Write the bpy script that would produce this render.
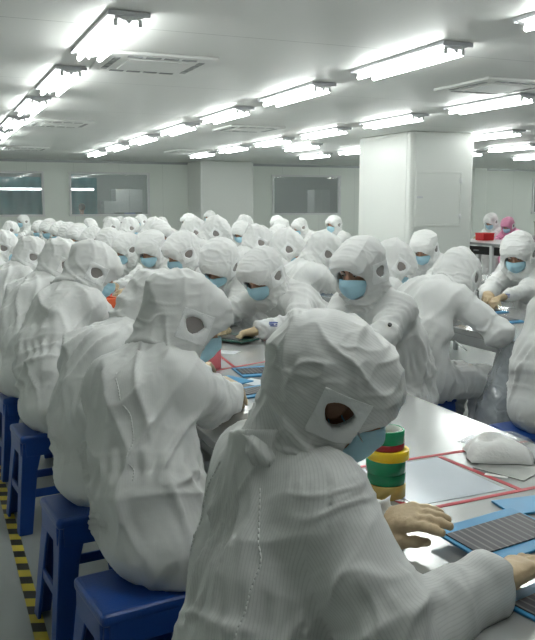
import bpy, bmesh, math, random
import numpy as np
from mathutils import Vector, Matrix, Euler

random.seed(7)
RNG = np.random.default_rng(11)
PI = math.pi
SC = bpy.context.scene
COL = SC.collection
for _o in list(bpy.data.objects):
    bpy.data.objects.remove(_o)

# ------------------------------------------------------------------ camera, world, exposure
CAM_H = 1.55
cam_data = bpy.data.cameras.new('camera')
cam_data.sensor_fit = 'VERTICAL'
cam_data.sensor_height = 36.0
cam_data.lens = 36.0 * 800.0 / 640.0
cam_data.clip_start = 0.05
cam_data.clip_end = 100
cam = bpy.data.objects.new('camera', cam_data)
COL.objects.link(cam)
cam.location = (0, 0, CAM_H)
cam.rotation_euler = (math.radians(90 - 8.3205), 0, math.radians(-22.838))
SC.camera = cam

world = bpy.data.worlds.new('world')
SC.world = world
world.use_nodes = True
world.node_tree.nodes['Background'].inputs[0].default_value = (0.8, 0.9, 1.0, 1)
world.node_tree.nodes['Background'].inputs[1].default_value = 0.05

SC.view_settings.view_transform = 'Standard'
SC.view_settings.look = 'None'
SC.view_settings.gamma = 1
SC.view_settings.use_curve_mapping = False
SC.view_settings.exposure = 0.74
TUBE_STRENGTH = 20.0
SC.cycles.max_bounces = 8
SC.cycles.diffuse_bounces = 5
SC.cycles.glossy_bounces = 4
SC.cycles.transmission_bounces = 6
SC.cycles.transparent_max_bounces = 8
SC.cycles.caustics_reflective = False
SC.cycles.caustics_refractive = False
SC.cycles.sample_clamp_indirect = 6.0
SC.cycles.use_denoising = True

# ------------------------------------------------------------------ materials
def nodes_of(name):
    m = bpy.data.materials.new(name)
    m.use_nodes = True
    nt = m.node_tree
    return m, nt, nt.nodes['Principled BSDF']

def plain(name, col, rough=0.5, metal=0.0, var=0.06, scale=8.0, bump=0.0, bscale=60.0, spec=0.5, alpha=None):
    """a principled surface whose colour drifts a little with a noise texture"""
    m, nt, b = nodes_of(name)
    tc = nt.nodes.new('ShaderNodeTexCoord')
    n = nt.nodes.new('ShaderNodeTexNoise'); n.inputs['Scale'].default_value = scale; n.inputs['Detail'].default_value = 4
    nt.links.new(tc.outputs['Object'], n.inputs['Vector'])
    mx = nt.nodes.new('ShaderNodeMix'); mx.data_type = 'RGBA'
    mx.inputs[6].default_value = tuple(max(0, c * (1 - var)) for c in col) + (1,)
    mx.inputs[7].default_value = tuple(min(1, c * (1 + var)) for c in col) + (1,)
    nt.links.new(n.outputs['Fac'], mx.inputs[0])
    nt.links.new(mx.outputs[2], b.inputs['Base Color'])
    b.inputs['Roughness'].default_value = rough
    b.inputs['Metallic'].default_value = metal
    b.inputs['Specular IOR Level'].default_value = spec
    if bump:
        n2 = nt.nodes.new('ShaderNodeTexNoise'); n2.inputs['Scale'].default_value = bscale; n2.inputs['Detail'].default_value = 3
        nt.links.new(tc.outputs['Object'], n2.inputs['Vector'])
        bp = nt.nodes.new('ShaderNodeBump'); bp.inputs['Strength'].default_value = bump; bp.inputs['Distance'].default_value = 0.01
        nt.links.new(n2.outputs['Fac'], bp.inputs['Height'])
        nt.links.new(bp.outputs['Normal'], b.inputs['Normal'])
    if alpha is not None:
        b.inputs['Alpha'].default_value = alpha
    return m

def emit(name, col, strength):
    m, nt, b = nodes_of(name)
    b.inputs['Base Color'].default_value = (0.9, 0.9, 0.9, 1)
    b.inputs['Emission Color'].default_value = tuple(col) + (1,)
    b.inputs['Emission Strength'].default_value = strength
    return m

def cloth_material(name, col, stripes=0.5, period=0.0048):
    """antistatic polyester: fine woven stripe, soft crumple in the bump"""
    m, nt, b = nodes_of(name)
    L = nt.links
    tc = nt.nodes.new('ShaderNodeTexCoord')
    uv = nt.nodes.new('ShaderNodeUVMap')
    sep = nt.nodes.new('ShaderNodeSeparateXYZ')
    L.new(uv.outputs['UV'], sep.inputs[0])
    mul = nt.nodes.new('ShaderNodeMath'); mul.operation = 'MULTIPLY'; mul.inputs[1].default_value = 2 * PI / period
    L.new(sep.outputs['X'], mul.inputs[0])
    sn = nt.nodes.new('ShaderNodeMath'); sn.operation = 'SINE'; L.new(mul.outputs[0], sn.inputs[0])
    rmp = nt.nodes.new('ShaderNodeMapRange'); rmp.inputs[1].default_value = 0.3; rmp.inputs[2].default_value = 1.0
    rmp.inputs[3].default_value = 0.0; rmp.inputs[4].default_value = stripes
    L.new(sn.outputs[0], rmp.inputs[0])
    n = nt.nodes.new('ShaderNodeTexNoise'); n.inputs['Scale'].default_value = 5; n.inputs['Detail'].default_value = 5
    L.new(tc.outputs['Object'], n.inputs['Vector'])
    mx = nt.nodes.new('ShaderNodeMix'); mx.data_type = 'RGBA'
    mx.inputs[6].default_value = tuple(c * 0.965 for c in col) + (1,)
    mx.inputs[7].default_value = tuple(col) + (1,)
    L.new(n.outputs['Fac'], mx.inputs[0])
    mx2 = nt.nodes.new('ShaderNodeMix'); mx2.data_type = 'RGBA'
    mx2.inputs[7].default_value = tuple(c * 0.72 for c in col) + (1,)
    L.new(rmp.outputs[0], mx2.inputs[0]); L.new(mx.outputs[2], mx2.inputs[6])
    L.new(mx2.outputs[2], b.inputs['Base Color'])
    b.inputs['Roughness'].default_value = 0.62
    b.inputs['Specular IOR Level'].default_value = 0.3
    b.inputs['Sheen Weight'].default_value = 0.15
    # crumple
    mp = nt.nodes.new('ShaderNodeMapping'); mp.inputs['Scale'].default_value = (1, 1, 0.55)
    L.new(tc.outputs['Object'], mp.inputs['Vector'])
    v = nt.nodes.new('ShaderNodeTexNoise'); v.inputs['Scale'].default_value = 13; v.inputs['Detail'].default_value = 3.5
    v.inputs['Distortion'].default_value = 1.2
    v.noise_type = 'RIDGED_MULTIFRACTAL'
    L.new(mp.outputs['Vector'], v.inputs['Vector'])
    bp = nt.nodes.new('ShaderNodeBump'); bp.inputs['Strength'].default_value = 0.4; bp.inputs['Distance'].default_value = 0.010
    L.new(v.outputs['Fac'], bp.inputs['Height'])
    n3 = nt.nodes.new('ShaderNodeTexNoise'); n3.inputs['Scale'].default_value = 34; n3.inputs['Detail'].default_value = 3
    L.new(tc.outputs['Object'], n3.inputs['Vector'])
    bp2 = nt.nodes.new('ShaderNodeBump'); bp2.inputs['Strength'].default_value = 0.16; bp2.inputs['Distance'].default_value = 0.006
    L.new(n3.outputs['Fac'], bp2.inputs['Height']); L.new(bp.outputs['Normal'], bp2.inputs['Normal'])
    L.new(bp2.outputs['Normal'], b.inputs['Normal'])
    return m

def skin_material():
    m, nt, b = nodes_of('skin')
    tc = nt.nodes.new('ShaderNodeTexCoord')
    n = nt.nodes.new('ShaderNodeTexNoise'); n.inputs['Scale'].default_value = 18
    nt.links.new(tc.outputs['Object'], n.inputs['Vector'])
    mx = nt.nodes.new('ShaderNodeMix'); mx.data_type = 'RGBA'
    mx.inputs[6].default_value = (0.47, 0.25, 0.17, 1); mx.inputs[7].default_value = (0.60, 0.36, 0.26, 1)
    nt.links.new(n.outputs['Fac'], mx.inputs[0]); nt.links.new(mx.outputs[2], b.inputs['Base Color'])
    b.inputs['Roughness'].default_value = 0.5
    b.inputs['Subsurface Weight'].default_value = 0.0
    return m

def panel_material(name, col, rough, pitch, axis, gap=0.006, dark=0.72, off=0.0):
    """painted sandwich panels with joints across one object axis"""
    m, nt, b = nodes_of(name)
    L = nt.links
    tc = nt.nodes.new('ShaderNodeTexCoord')
    sep = nt.nodes.new('ShaderNodeSeparateXYZ'); L.new(tc.outputs['Object'], sep.inputs[0])
    a = nt.nodes.new('ShaderNodeMath'); a.operation = 'ADD'; a.inputs[1].default_value = 100 * pitch + off
    L.new(sep.outputs[axis], a.inputs[0])
    md = nt.nodes.new('ShaderNodeMath'); md.operation = 'MODULO'; md.inputs[1].default_value = pitch
    L.new(a.outputs[0], md.inputs[0])
    lt = nt.nodes.new('ShaderNodeMath'); lt.operation = 'LESS_THAN'; lt.inputs[1].default_value = gap
    L.new(md.outputs[0], lt.inputs[0])
    n = nt.nodes.new('ShaderNodeTexNoise'); n.inputs['Scale'].default_value = 0.8; n.inputs['Detail'].default_value = 3
    L.new(tc.outputs['Object'], n.inputs['Vector'])
    mx = nt.nodes.new('ShaderNodeMix'); mx.data_type = 'RGBA'
    mx.inputs[6].default_value = tuple(c * 0.96 for c in col) + (1,); mx.inputs[7].default_value = tuple(min(1, c * 1.03) for c in col) + (1,)
    L.new(n.outputs['Fac'], mx.inputs[0])
    mx2 = nt.nodes.new('ShaderNodeMix'); mx2.data_type = 'RGBA'
    mx2.inputs[7].default_value = tuple(c * dark for c in col) + (1,)
    L.new(lt.outputs[0], mx2.inputs[0]); L.new(mx.outputs[2], mx2.inputs[6])
    L.new(mx2.outputs[2], b.inputs['Base Color'])
    b.inputs['Roughness'].default_value = rough
    return m

def stripe_material(name, c1, c2, pitch, axis, rough=0.5, duty=0.5, skew=0.0):
    m, nt, b = nodes_of(name)
    L = nt.links
    tc = nt.nodes.new('ShaderNodeTexCoord')
    sep = nt.nodes.new('ShaderNodeSeparateXYZ'); L.new(tc.outputs['Object'], sep.inputs[0])
    sk = nt.nodes.new('ShaderNodeMath'); sk.operation = 'MULTIPLY_ADD'; sk.inputs[1].default_value = skew
    L.new(sep.outputs[(axis + 1) % 2 if axis < 2 else 0], sk.inputs[0]); L.new(sep.outputs[axis], sk.inputs[2])
    a = nt.nodes.new('ShaderNodeMath'); a.operation = 'ADD'; a.inputs[1].default_value = 400 * pitch
    L.new(sk.outputs[0], a.inputs[0])
    md = nt.nodes.new('ShaderNodeMath'); md.operation = 'MODULO'; md.inputs[1].default_value = pitch
    L.new(a.outputs[0], md.inputs[0])
    lt = nt.nodes.new('ShaderNodeMath'); lt.operation = 'LESS_THAN'; lt.inputs[1].default_value = pitch * duty
    L.new(md.outputs[0], lt.inputs[0])
    mx = nt.nodes.new('ShaderNodeMix'); mx.data_type = 'RGBA'
    mx.inputs[6].default_value = tuple(c1) + (1,); mx.inputs[7].default_value = tuple(c2) + (1,)
    L.new(lt.outputs[0], mx.inputs[0]); L.new(mx.outputs[2], b.inputs['Base Color'])
    b.inputs['Roughness'].default_value = rough
    return m

def film_material(name, tint, alpha, rough=0.12):
    m, nt, b = nodes_of(name)
    L = nt.links
    b.inputs['Base Color'].default_value = tuple(tint) + (1,)
    b.inputs['Roughness'].default_value = rough
    b.inputs['Specular IOR Level'].default_value = 0.9
    b.inputs['Coat Weight'].default_value = 0.6
    b.inputs['Coat Roughness'].default_value = 0.05
    n = nt.nodes.new('ShaderNodeTexNoise'); n.inputs['Scale'].default_value = 9; n.inputs['Detail'].default_value = 1.5; n.inputs['Distortion'].default_value = 1.5
    tc = nt.nodes.new('ShaderNodeTexCoord'); L.new(tc.outputs['Object'], n.inputs['Vector'])
    bp = nt.nodes.new('ShaderNodeBump'); bp.inputs['Strength'].default_value = 0.7; bp.inputs['Distance'].default_value = 0.04
    L.new(n.outputs['Fac'], bp.inputs['Height']); L.new(bp.outputs['Normal'], b.inputs['Normal'])
    L.new(bp.outputs['Normal'], b.inputs['Coat Normal'])
    b.inputs['Alpha'].default_value = alpha
    return m

def glass_material():
    m, nt, b = nodes_of('window_glass')
    b.inputs['Base Color'].default_value = (0.8, 0.85, 0.84, 1)
    b.inputs['Roughness'].default_value = 0.03
    b.inputs['Alpha'].default_value = 0.22
    b.inputs['Specular IOR Level'].default_value = 0.8
    n = nt.nodes.new('ShaderNodeTexNoise'); n.inputs['Scale'].default_value = 1.5
    bp = nt.nodes.new('ShaderNodeBump'); bp.inputs['Strength'].default_value = 0.01
    nt.links.new(n.outputs['Fac'], bp.inputs['Height']); nt.links.new(bp.outputs['Normal'], b.inputs['Normal'])
    return m

M = {}
M['suit'] = cloth_material('white_polyester', (0.80, 0.81, 0.80), 0.12)
M['suit_striped'] = cloth_material('striped_white_polyester', (0.76, 0.77, 0.76), 0.42, 0.0056)
M['suit_far'] = cloth_material('white_polyester_plain', (0.82, 0.83, 0.82), 0.0)
M['suit_pink'] = cloth_material('pink_polyester', (0.80, 0.34, 0.52), 0.0)
M['patch'] = plain('white_net_patch', (0.92, 0.93, 0.93), 0.7, bump=0.2, bscale=300)
M['net'] = plain('grey_ear_net', (0.50, 0.47, 0.46), 0.6, alpha=0.6)
M['skin'] = skin_material()
M['mask'] = plain('blue_mask_fabric', (0.42, 0.68, 0.80), 0.8, bump=0.1, bscale=200)
M['glove'] = plain('cream_latex', (0.56, 0.43, 0.27), 0.55, var=0.1, scale=30, bump=0.15, bscale=60)
M['brow'] = plain('black_hair', (0.015, 0.012, 0.01), 0.6)
M['eye'] = plain('eye_white', (0.55, 0.53, 0.5), 0.2)
M['iris'] = plain('dark_iris', (0.02, 0.013, 0.01), 0.1)
M['boot'] = plain('white_boot', (0.7, 0.7, 0.7), 0.5)
M['stool'] = plain('blue_plastic', (0.010, 0.062, 0.30), 0.36, var=0.12, scale=5, bump=0.08, bscale=180)
M['steel'] = plain('brushed_steel_table', (0.60, 0.61, 0.61), 0.17, metal=0.5, var=0.05, scale=3, bump=0.012, bscale=5)
M['leg_steel'] = plain('leg_steel', (0.45, 0.46, 0.47), 0.3, metal=0.8)
M['ceiling'] = panel_material('ceiling_panel', (0.67, 0.68, 0.66), 0.46, 2.4, 1, 0.012, 0.62, off=2.0)
M['wall'] = panel_material('wall_panel', (0.82, 0.86, 0.81), 0.45, 1.19, 0, 0.008, 0.8)
M['wall_side'] = panel_material('wall_panel_side', (0.82, 0.86, 0.81), 0.45, 1.19, 1, 0.008, 0.8)
M['pillar'] = panel_material('pillar_panel', (0.72, 0.74, 0.71), 0.38, 50, 0, 0.0)
M['trim'] = plain('grey_trim', (0.42, 0.44, 0.45), 0.4, metal=0.4)
M['floor'] = plain('grey_green_epoxy', (0.38, 0.41, 0.40), 0.22, var=0.08, scale=1.2)
M['tape_stripe'] = stripe_material('hazard_tape', (0.03, 0.03, 0.02), (0.62, 0.50, 0.05), 0.135, 1, 0.45, 0.5, 0.35)
M['red_tape'] = plain('red_tape', (0.42, 0.008, 0.02), 0.5)
M['green_tape'] = plain('green_tape', (0.012, 0.24, 0.10), 0.18)
M['dkred_tape'] = plain('dark_red_tape', (0.30, 0.015, 0.02), 0.18)
M['yellow_tape'] = plain('yellow_tape', (0.88, 0.60, 0.02), 0.2)
M['amber_tape'] = plain('amber_tape', (0.50, 0.36, 0.10), 0.15)
M['card'] = plain('pale_cardboard_core', (0.62, 0.66, 0.60), 0.7)
M['wipe'] = plain('white_wipe', (0.95, 0.95, 0.93), 0.8, bump=0.2, bscale=70)
M['film'] = film_material('clear_plastic_film', (0.75, 0.8, 0.84), 0.30)
M['bagfilm'] = film_material('grey_plastic_bag', (0.66, 0.71, 0.75), 0.46, 0.06)
M['blue_panel'] = plain('sky_blue_board', (0.035, 0.25, 0.48), 0.4)
M['cells'] = stripe_material('dark_cells', (0.045, 0.043, 0.05), (0.15, 0.145, 0.145), 0.020, 0, 0.5, 0.25)
M['white_sheet'] = plain('white_board', (0.80, 0.83, 0.86), 0.3)
M['mat'] = plain('pale_work_mat', (0.62, 0.68, 0.75), 0.15, metal=0.1)
M['pink'] = plain('pink_plastic', (0.80, 0.22, 0.26), 0.35)
M['orange'] = plain('orange_plastic', (0.85, 0.16, 0.05), 0.4)
M['red'] = plain('red_plastic', (0.75, 0.03, 0.03), 0.4)
M['dkgreen'] = plain('dark_green_board', (0.03, 0.10, 0.08), 0.25)
M['green'] = plain('green_crate', (0.05, 0.28, 0.14), 0.4)
M['black'] = plain('black_plastic', (0.02, 0.02, 0.02), 0.4)
M['housing'] = plain('white_enamel', (0.75, 0.76, 0.76), 0.4)
M['endcap'] = plain('grey_end_cap', (0.60, 0.61, 0.64), 0.5)
M['vent'] = plain('vent_plastic', (0.70, 0.71, 0.69), 0.5)
M['slot'] = plain('vent_slot', (0.30, 0.31, 0.31), 0.6)
M['tube'] = emit('lit_tube', (0.96, 1.0, 0.97), TUBE_STRENGTH)
M['tube_dim'] = emit('lit_tube_far_room', (0.85, 1.0, 1.0), 7.0)
M['glass'] = glass_material()
M['teal'] = plain('teal_curtain', (0.10, 0.44, 0.50), 0.5, var=0.4, scale=3)
M['room'] = plain('far_room_grey', (0.36, 0.40, 0.39), 0.6)
M['darkcloth'] = plain('dark_jacket', (0.04, 0.05, 0.08), 0.7)
M['logo'] = plain('blue_print', (0.10, 0.16, 0.45), 0.6)
M['cabinet'] = plain('grey_cabinet', (0.45, 0.48, 0.48), 0.4)

# ------------------------------------------------------------------ generic helpers
def link(o, parent=None):
    COL.objects.link(o)
    if parent is not None:
        o.parent = parent
    return o

def obj(name, bm, mat, parent=None, smooth=False):
    me = bpy.data.meshes.new(name)
    bm.normal_update()
    bm.to_mesh(me); bm.free()
    mats = mat if isinstance(mat, (list, tuple)) else [mat]
    for mm in mats:
        me.materials.append(mm)
    if smooth:
        me.polygons.foreach_set('use_smooth', [True] * len(me.polygons))
    return link(bpy.data.objects.new(name, me), parent)

def thing(name, label, cat, loc=(0, 0, 0), rz=0.0, group=None):
    o = bpy.data.objects.new(name, None)
    COL.objects.link(o)
    o.empty_display_size = 0.05
    o.location = loc; o.rotation_euler = (0, 0, rz)
    return tag(o, label, cat, group)

def tag(o, label, cat, group=None):
    o['label'] = label; o['category'] = cat
    if group:
        o['group'] = group
    return o

def struct(o):
    o['kind'] = 'structure'
    return o

def add_box(bm, c, s, rot=None, bevel=0.0, seg=2, mi=0):
    r = bmesh.ops.create_cube(bm, size=1.0)
    vs = r['verts']
    mat = Matrix.Translation(Vector(c)) @ (rot.to_4x4() if rot is not None else Matrix()) @ Matrix.Diagonal((s[0], s[1], s[2], 1))
    bmesh.ops.transform(bm, matrix=mat, verts=vs)
    fs = list({f for v in vs for f in v.link_faces})
    if bevel > 0:
        es = list({e for v in vs for e in v.link_edges})
        rr = bmesh.ops.bevel(bm, geom=es, offset=bevel, segments=seg, affect='EDGES', profile=0.5)
        fs = list(set(rr['faces']) | {f for f in fs if f.is_valid})
    for f in fs:
        if f.is_valid:
            f.material_index = mi
    return fs

def box(name, c, s, mat, parent=None, bevel=0.0, rot=None, smooth=False):
    bm = bmesh.new(); add_box(bm, c, s, rot, bevel)
    return obj(name, bm, mat, parent, smooth)

def add_cyl(bm, a, b, r, r2=None, n=16, cap=True, mi=0):
    a = Vector(a); b = Vector(b); d = b - a
    q = d.to_track_quat('Z', 'Y').to_matrix().to_4x4()
    rr = bmesh.ops.create_cone(bm, cap_ends=cap, segments=n, radius1=r, radius2=r if r2 is None else r2, depth=d.length,
                               matrix=Matrix.Translation((a + b) / 2) @ q)
    for f in {f for v in rr['verts'] for f in v.link_faces}:
        f.material_index = mi
        if len(f.verts) == 4:
            f.smooth = True

def add_ring(bm, z0, z1, ro, ri, n=48, bev=0.0015, mi=0):
    """hollow roll with slightly rounded rims"""
    prof = [(ri, z0), (ro - bev, z0), (ro, z0 + bev), (ro, z1 - bev), (ro - bev, z1), (ri, z1)]
    rings = []
    for k in range(n):
        a = 2 * PI * k / n
        rings.append([bm.verts.new((r * math.cos(a), r * math.sin(a), z)) for r, z in prof])
    m = len(prof)
    for k in range(n):
        A, B = rings[k], rings[(k + 1) % n]
        for i in range(m):
            j = (i + 1) % m
            f = bm.faces.new((A[i], B[i], B[j], A[j])); f.smooth = True; f.material_index = mi

# ------------------------------------------------------------------ implicit surfaces for people and gloves
V3 = lambda *a: np.array(a, dtype=np.float64)

def rcone(a, b, ra, rb):
    a = np.asarray(a, float); b = np.asarray(b, float); ab = b - a; L2 = max(float(ab @ ab), 1e-9)
    def f(p):
        t = np.clip(((p - a) @ ab) / L2, 0, 1)
        q = p - a - t[:, None] * ab
        return np.sqrt(np.einsum('ij,ij->i', q, q)) - (ra + (rb - ra) * t)
    return f

def ell(c, r, R=None):
    c = np.asarray(c, float); r = np.asarray(r, float)
    def f(p):
        q = p - c
        if R is not None:
            q = q @ R
        q = q / r
        k0 = np.sqrt(np.einsum('ij,ij->i', q, q))
        q = q / r
        k1 = np.sqrt(np.einsum('ij,ij->i', q, q))
        return k0 * (k0 - 1.0) / np.maximum(k1, 1e-6)
    return f

def smin(a, b, k):
    h = np.maximum(k - np.abs(a - b), 0) / k
    return np.minimum(a, b) - h * h * k * 0.25

def union(fs, k):
    def f(p):
        d = fs[0](p)
        for g in fs[1:]:
            d = smin(d, g(p), k)
        return d
    return f

def surface(f, lo, hi, h, margin=0.02):
    """surface nets on a sparse grid; returns vertices and quads"""
    B = 8
    lo = np.asarray(lo, float); hi = np.asarray(hi, float)
    nb = np.maximum(np.ceil((hi - lo) / (h * B)).astype(int), 1)
    n = nb * B
    bi = np.stack(np.meshgrid(*[np.arange(k) for k in nb], indexing='ij'), -1).reshape(-1, 3)
    cen = lo + (bi * B + (B - 1) / 2.0) * h
    dc = f(cen)
    keep = np.abs(dc) < (B * h * 0.9 * 1.25 + margin)
    D = np.repeat(np.repeat(np.repeat(np.sign(dc).reshape(nb), B, 0), B, 1), B, 2).astype(np.float64)
    off = np.stack(np.meshgrid(*[np.arange(B)] * 3, indexing='ij'), -1).reshape(-1, 3)
    kb = bi[keep]
    for s in range(0, len(kb), 64):
        idx = (kb[s:s + 64, None, :] * B + off[None]).reshape(-1, 3)
        D[idx[:, 0], idx[:, 1], idx[:, 2]] = f(lo + idx * h)
    D[0] = D[-1] = 1; D[:, 0] = D[:, -1] = 1; D[:, :, 0] = D[:, :, -1] = 1
    S = D < 0
    c = [S[i:n[0] - 1 + i, j:n[1] - 1 + j, k:n[2] - 1 + k] for i in (0, 1) for j in (0, 1) for k in (0, 1)]
    tot = sum(x.astype(np.int8) for x in c)
    act = (tot > 0) & (tot < 8)
    ids = -np.ones(act.shape, dtype=np.int64)
    cells = np.argwhere(act)
    ids[act] = np.arange(len(cells))
    acc = np.zeros((len(cells), 3)); cnt = np.zeros(len(cells))
    cor = np.array([(i, j, k) for i in (0, 1) for j in (0, 1) for k in (0, 1)])
    vals = np.stack([D[cells[:, 0] + o[0], cells[:, 1] + o[1], cells[:, 2] + o[2]] for o in cor], 1)
    for a in range(8):
        for b in range(a + 1, 8):
            if np.abs(cor[a] - cor[b]).sum() != 1:
                continue
            va, vb = vals[:, a], vals[:, b]
            m = (va < 0) != (vb < 0)
            t = va[m] / (va[m] - vb[m])
            acc[m] += cor[a] + (cor[b] - cor[a])[None] * t[:, None]
            cnt[m] += 1
    V = lo + (cells + acc / cnt[:, None]) * h
    quads = []
    for ax in range(3):
        u, w = (ax + 1) % 3, (ax + 2) % 3
        sl0 = [slice(None)] * 3; sl1 = [slice(None)] * 3
        sl0[ax] = slice(0, n[ax] - 1); sl1[ax] = slice(1, n[ax])
        A_, B_ = S[tuple(sl0)], S[tuple(sl1)]
        e = np.argwhere(A_ != B_)
        e = e[(e[:, u] > 0) & (e[:, w] > 0) & (e[:, u] < n[u] - 1) & (e[:, w] < n[w] - 1)]
        du = np.zeros(3, int); du[u] = 1
        dw = np.zeros(3, int); dw[w] = 1
        g = lambda q: ids[q[:, 0], q[:, 1], q[:, 2]]
        Q = np.stack([g(e - du - dw), g(e - dw), g(e), g(e - du)], 1)
        flip = ~A_[e[:, 0], e[:, 1], e[:, 2]]
        Q[flip] = Q[flip][:, ::-1]
        quads.append(Q)
    Q = np.concatenate(quads)
    Q = Q[(Q >= 0).all(1)]
    return V, Q

def vnormals(V, Q):
    n = np.cross(V[Q[:, 2]] - V[Q[:, 0]], V[Q[:, 3]] - V[Q[:, 1]])
    N = np.zeros_like(V)
    for k in range(4):
        np.add.at(N, Q[:, k], n)
    return N / np.maximum(np.linalg.norm(N, axis=1, keepdims=True), 1e-12)

def relax(V, Q, it=1, lam=0.5):
    for _ in range(it):
        S = np.zeros_like(V); c = np.zeros(len(V))
        for k in range(4):
            a, b = Q[:, k], Q[:, (k + 1) % 4]
            np.add.at(S, a, V[b]); np.add.at(S, b, V[a])
            np.add.at(c, a, 1); np.add.at(c, b, 1)
        V = V + lam * (S / np.maximum(c, 1)[:, None] - V)
    return V

def mesh_np(name, V, Q, mats, uv=None):
    me = bpy.data.meshes.new(name)
    me.vertices.add(len(V)); me.vertices.foreach_set('co', V.astype(np.float32).ravel())
    me.loops.add(Q.size); me.loops.foreach_set('vertex_index', Q.astype(np.int32).ravel())
    me.polygons.add(len(Q)); me.polygons.foreach_set('loop_start', np.arange(0, Q.size, 4, dtype=np.int32))
    me.polygons.foreach_set('use_smooth', np.ones(len(Q), bool))
    me.update(calc_edges=True)
    if uv is not None:
        l = me.uv_layers.new(name='UVMap')
        l.data.foreach_set('uv', uv[Q.ravel()].astype(np.float32).ravel())
    for m in (mats if isinstance(mats, (list, tuple)) else [mats]):
        me.materials.append(m)
    me.validate()
    return me

NT = RNG.random((64, 64, 64)) * 2 - 1
def noise(p):
    i = np.floor(p).astype(np.int64); f = p - i
    f = f * f * f * (f * (f * 6 - 15) + 10)
    i &= 63; j = (i + 1) & 63
    x0, y0, z0 = i.T; x1, y1, z1 = j.T
    fx, fy, fz = f.T
    c00 = NT[x0, y0, z0] * (1 - fx) + NT[x1, y0, z0] * fx
    c10 = NT[x0, y1, z0] * (1 - fx) + NT[x1, y1, z0] * fx
    c01 = NT[x0, y0, z1] * (1 - fx) + NT[x1, y0, z1] * fx
    c11 = NT[x0, y1, z1] * (1 - fx) + NT[x1, y1, z1] * fx
    return (c00 * (1 - fy) + c10 * fy) * (1 - fz) + (c01 * (1 - fy) + c11 * fy) * fz

def ridge(p):
    """sharp-crested folds, 0..1"""
    return (1 - np.minimum(np.abs(noise(p)) * 1.8, 1)) ** 1.6

def rotm(yaw, pitch, roll):
    """columns: forward, left, up; pitch > 0 looks down; degrees"""
    m = Euler((math.radians(roll), math.radians(pitch), math.radians(yaw)), 'XYZ').to_matrix()
    return np.array(m)

def norm(v):
    v = np.asarray(v, float)
    return v / max(np.linalg.norm(v), 1e-9)

# --- the head (head-local: x forward, y left, z up, origin between the eyes inside the skull)
def head_sdf():
    base = union([ell((-0.012, 0, 0.038), (0.098, 0.077, 0.092)), ell((0.028, 0, -0.045), (0.068, 0.062, 0.083)),
                  ell((0.045, 0, -0.088), (0.043, 0.042, 0.032)), ell((0.058, 0, 0.030), (0.042, 0.058, 0.03))], 0.035)
    nose = union([rcone((0.094, 0, 0.006), (0.116, 0, -0.030), 0.008, 0.0125), rcone((0.104, -0.012, -0.034), (0.104, 0.012, -0.034), 0.009, 0.009)], 0.012)
    lips = union([ell((0.094, 0, -0.062), (0.013, 0.024, 0.007)), ell((0.092, 0, -0.073), (0.013, 0.021, 0.008))], 0.006)
    ears = []
    for s in (-1, 1):
        ears += [ell((-0.006, s * 0.080, -0.008), (0.024, 0.010, 0.034))]
    socks = [ell((0.098, s * 0.033, 0.003), (0.020, 0.022, 0.014)) for s in (-1, 1)]
    holes = [ell((-0.001, s * 0.094, -0.008), (0.013, 0.010, 0.021)) for s in (-1, 1)]
    lids = [ell((0.078, s * 0.032, 0.005), (0.0155, 0.0165, 0.0135)) for s in (-1, 1)]
    def f(p):
        d = smin(base(p), nose(p), 0.012)
        d = smin(d, lips(p), 0.008)
        for s in socks:
            d = -smin(-d, s(p), 0.012)
        for l in lids:
            d = smin(d, l(p), 0.004)
        for e in ears:
            d = smin(d, e(p), 0.008)
        for e in holes:
            d = -smin(-d, e(p), 0.006)
        return d
    return f
HEAD = head_sdf()

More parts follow.
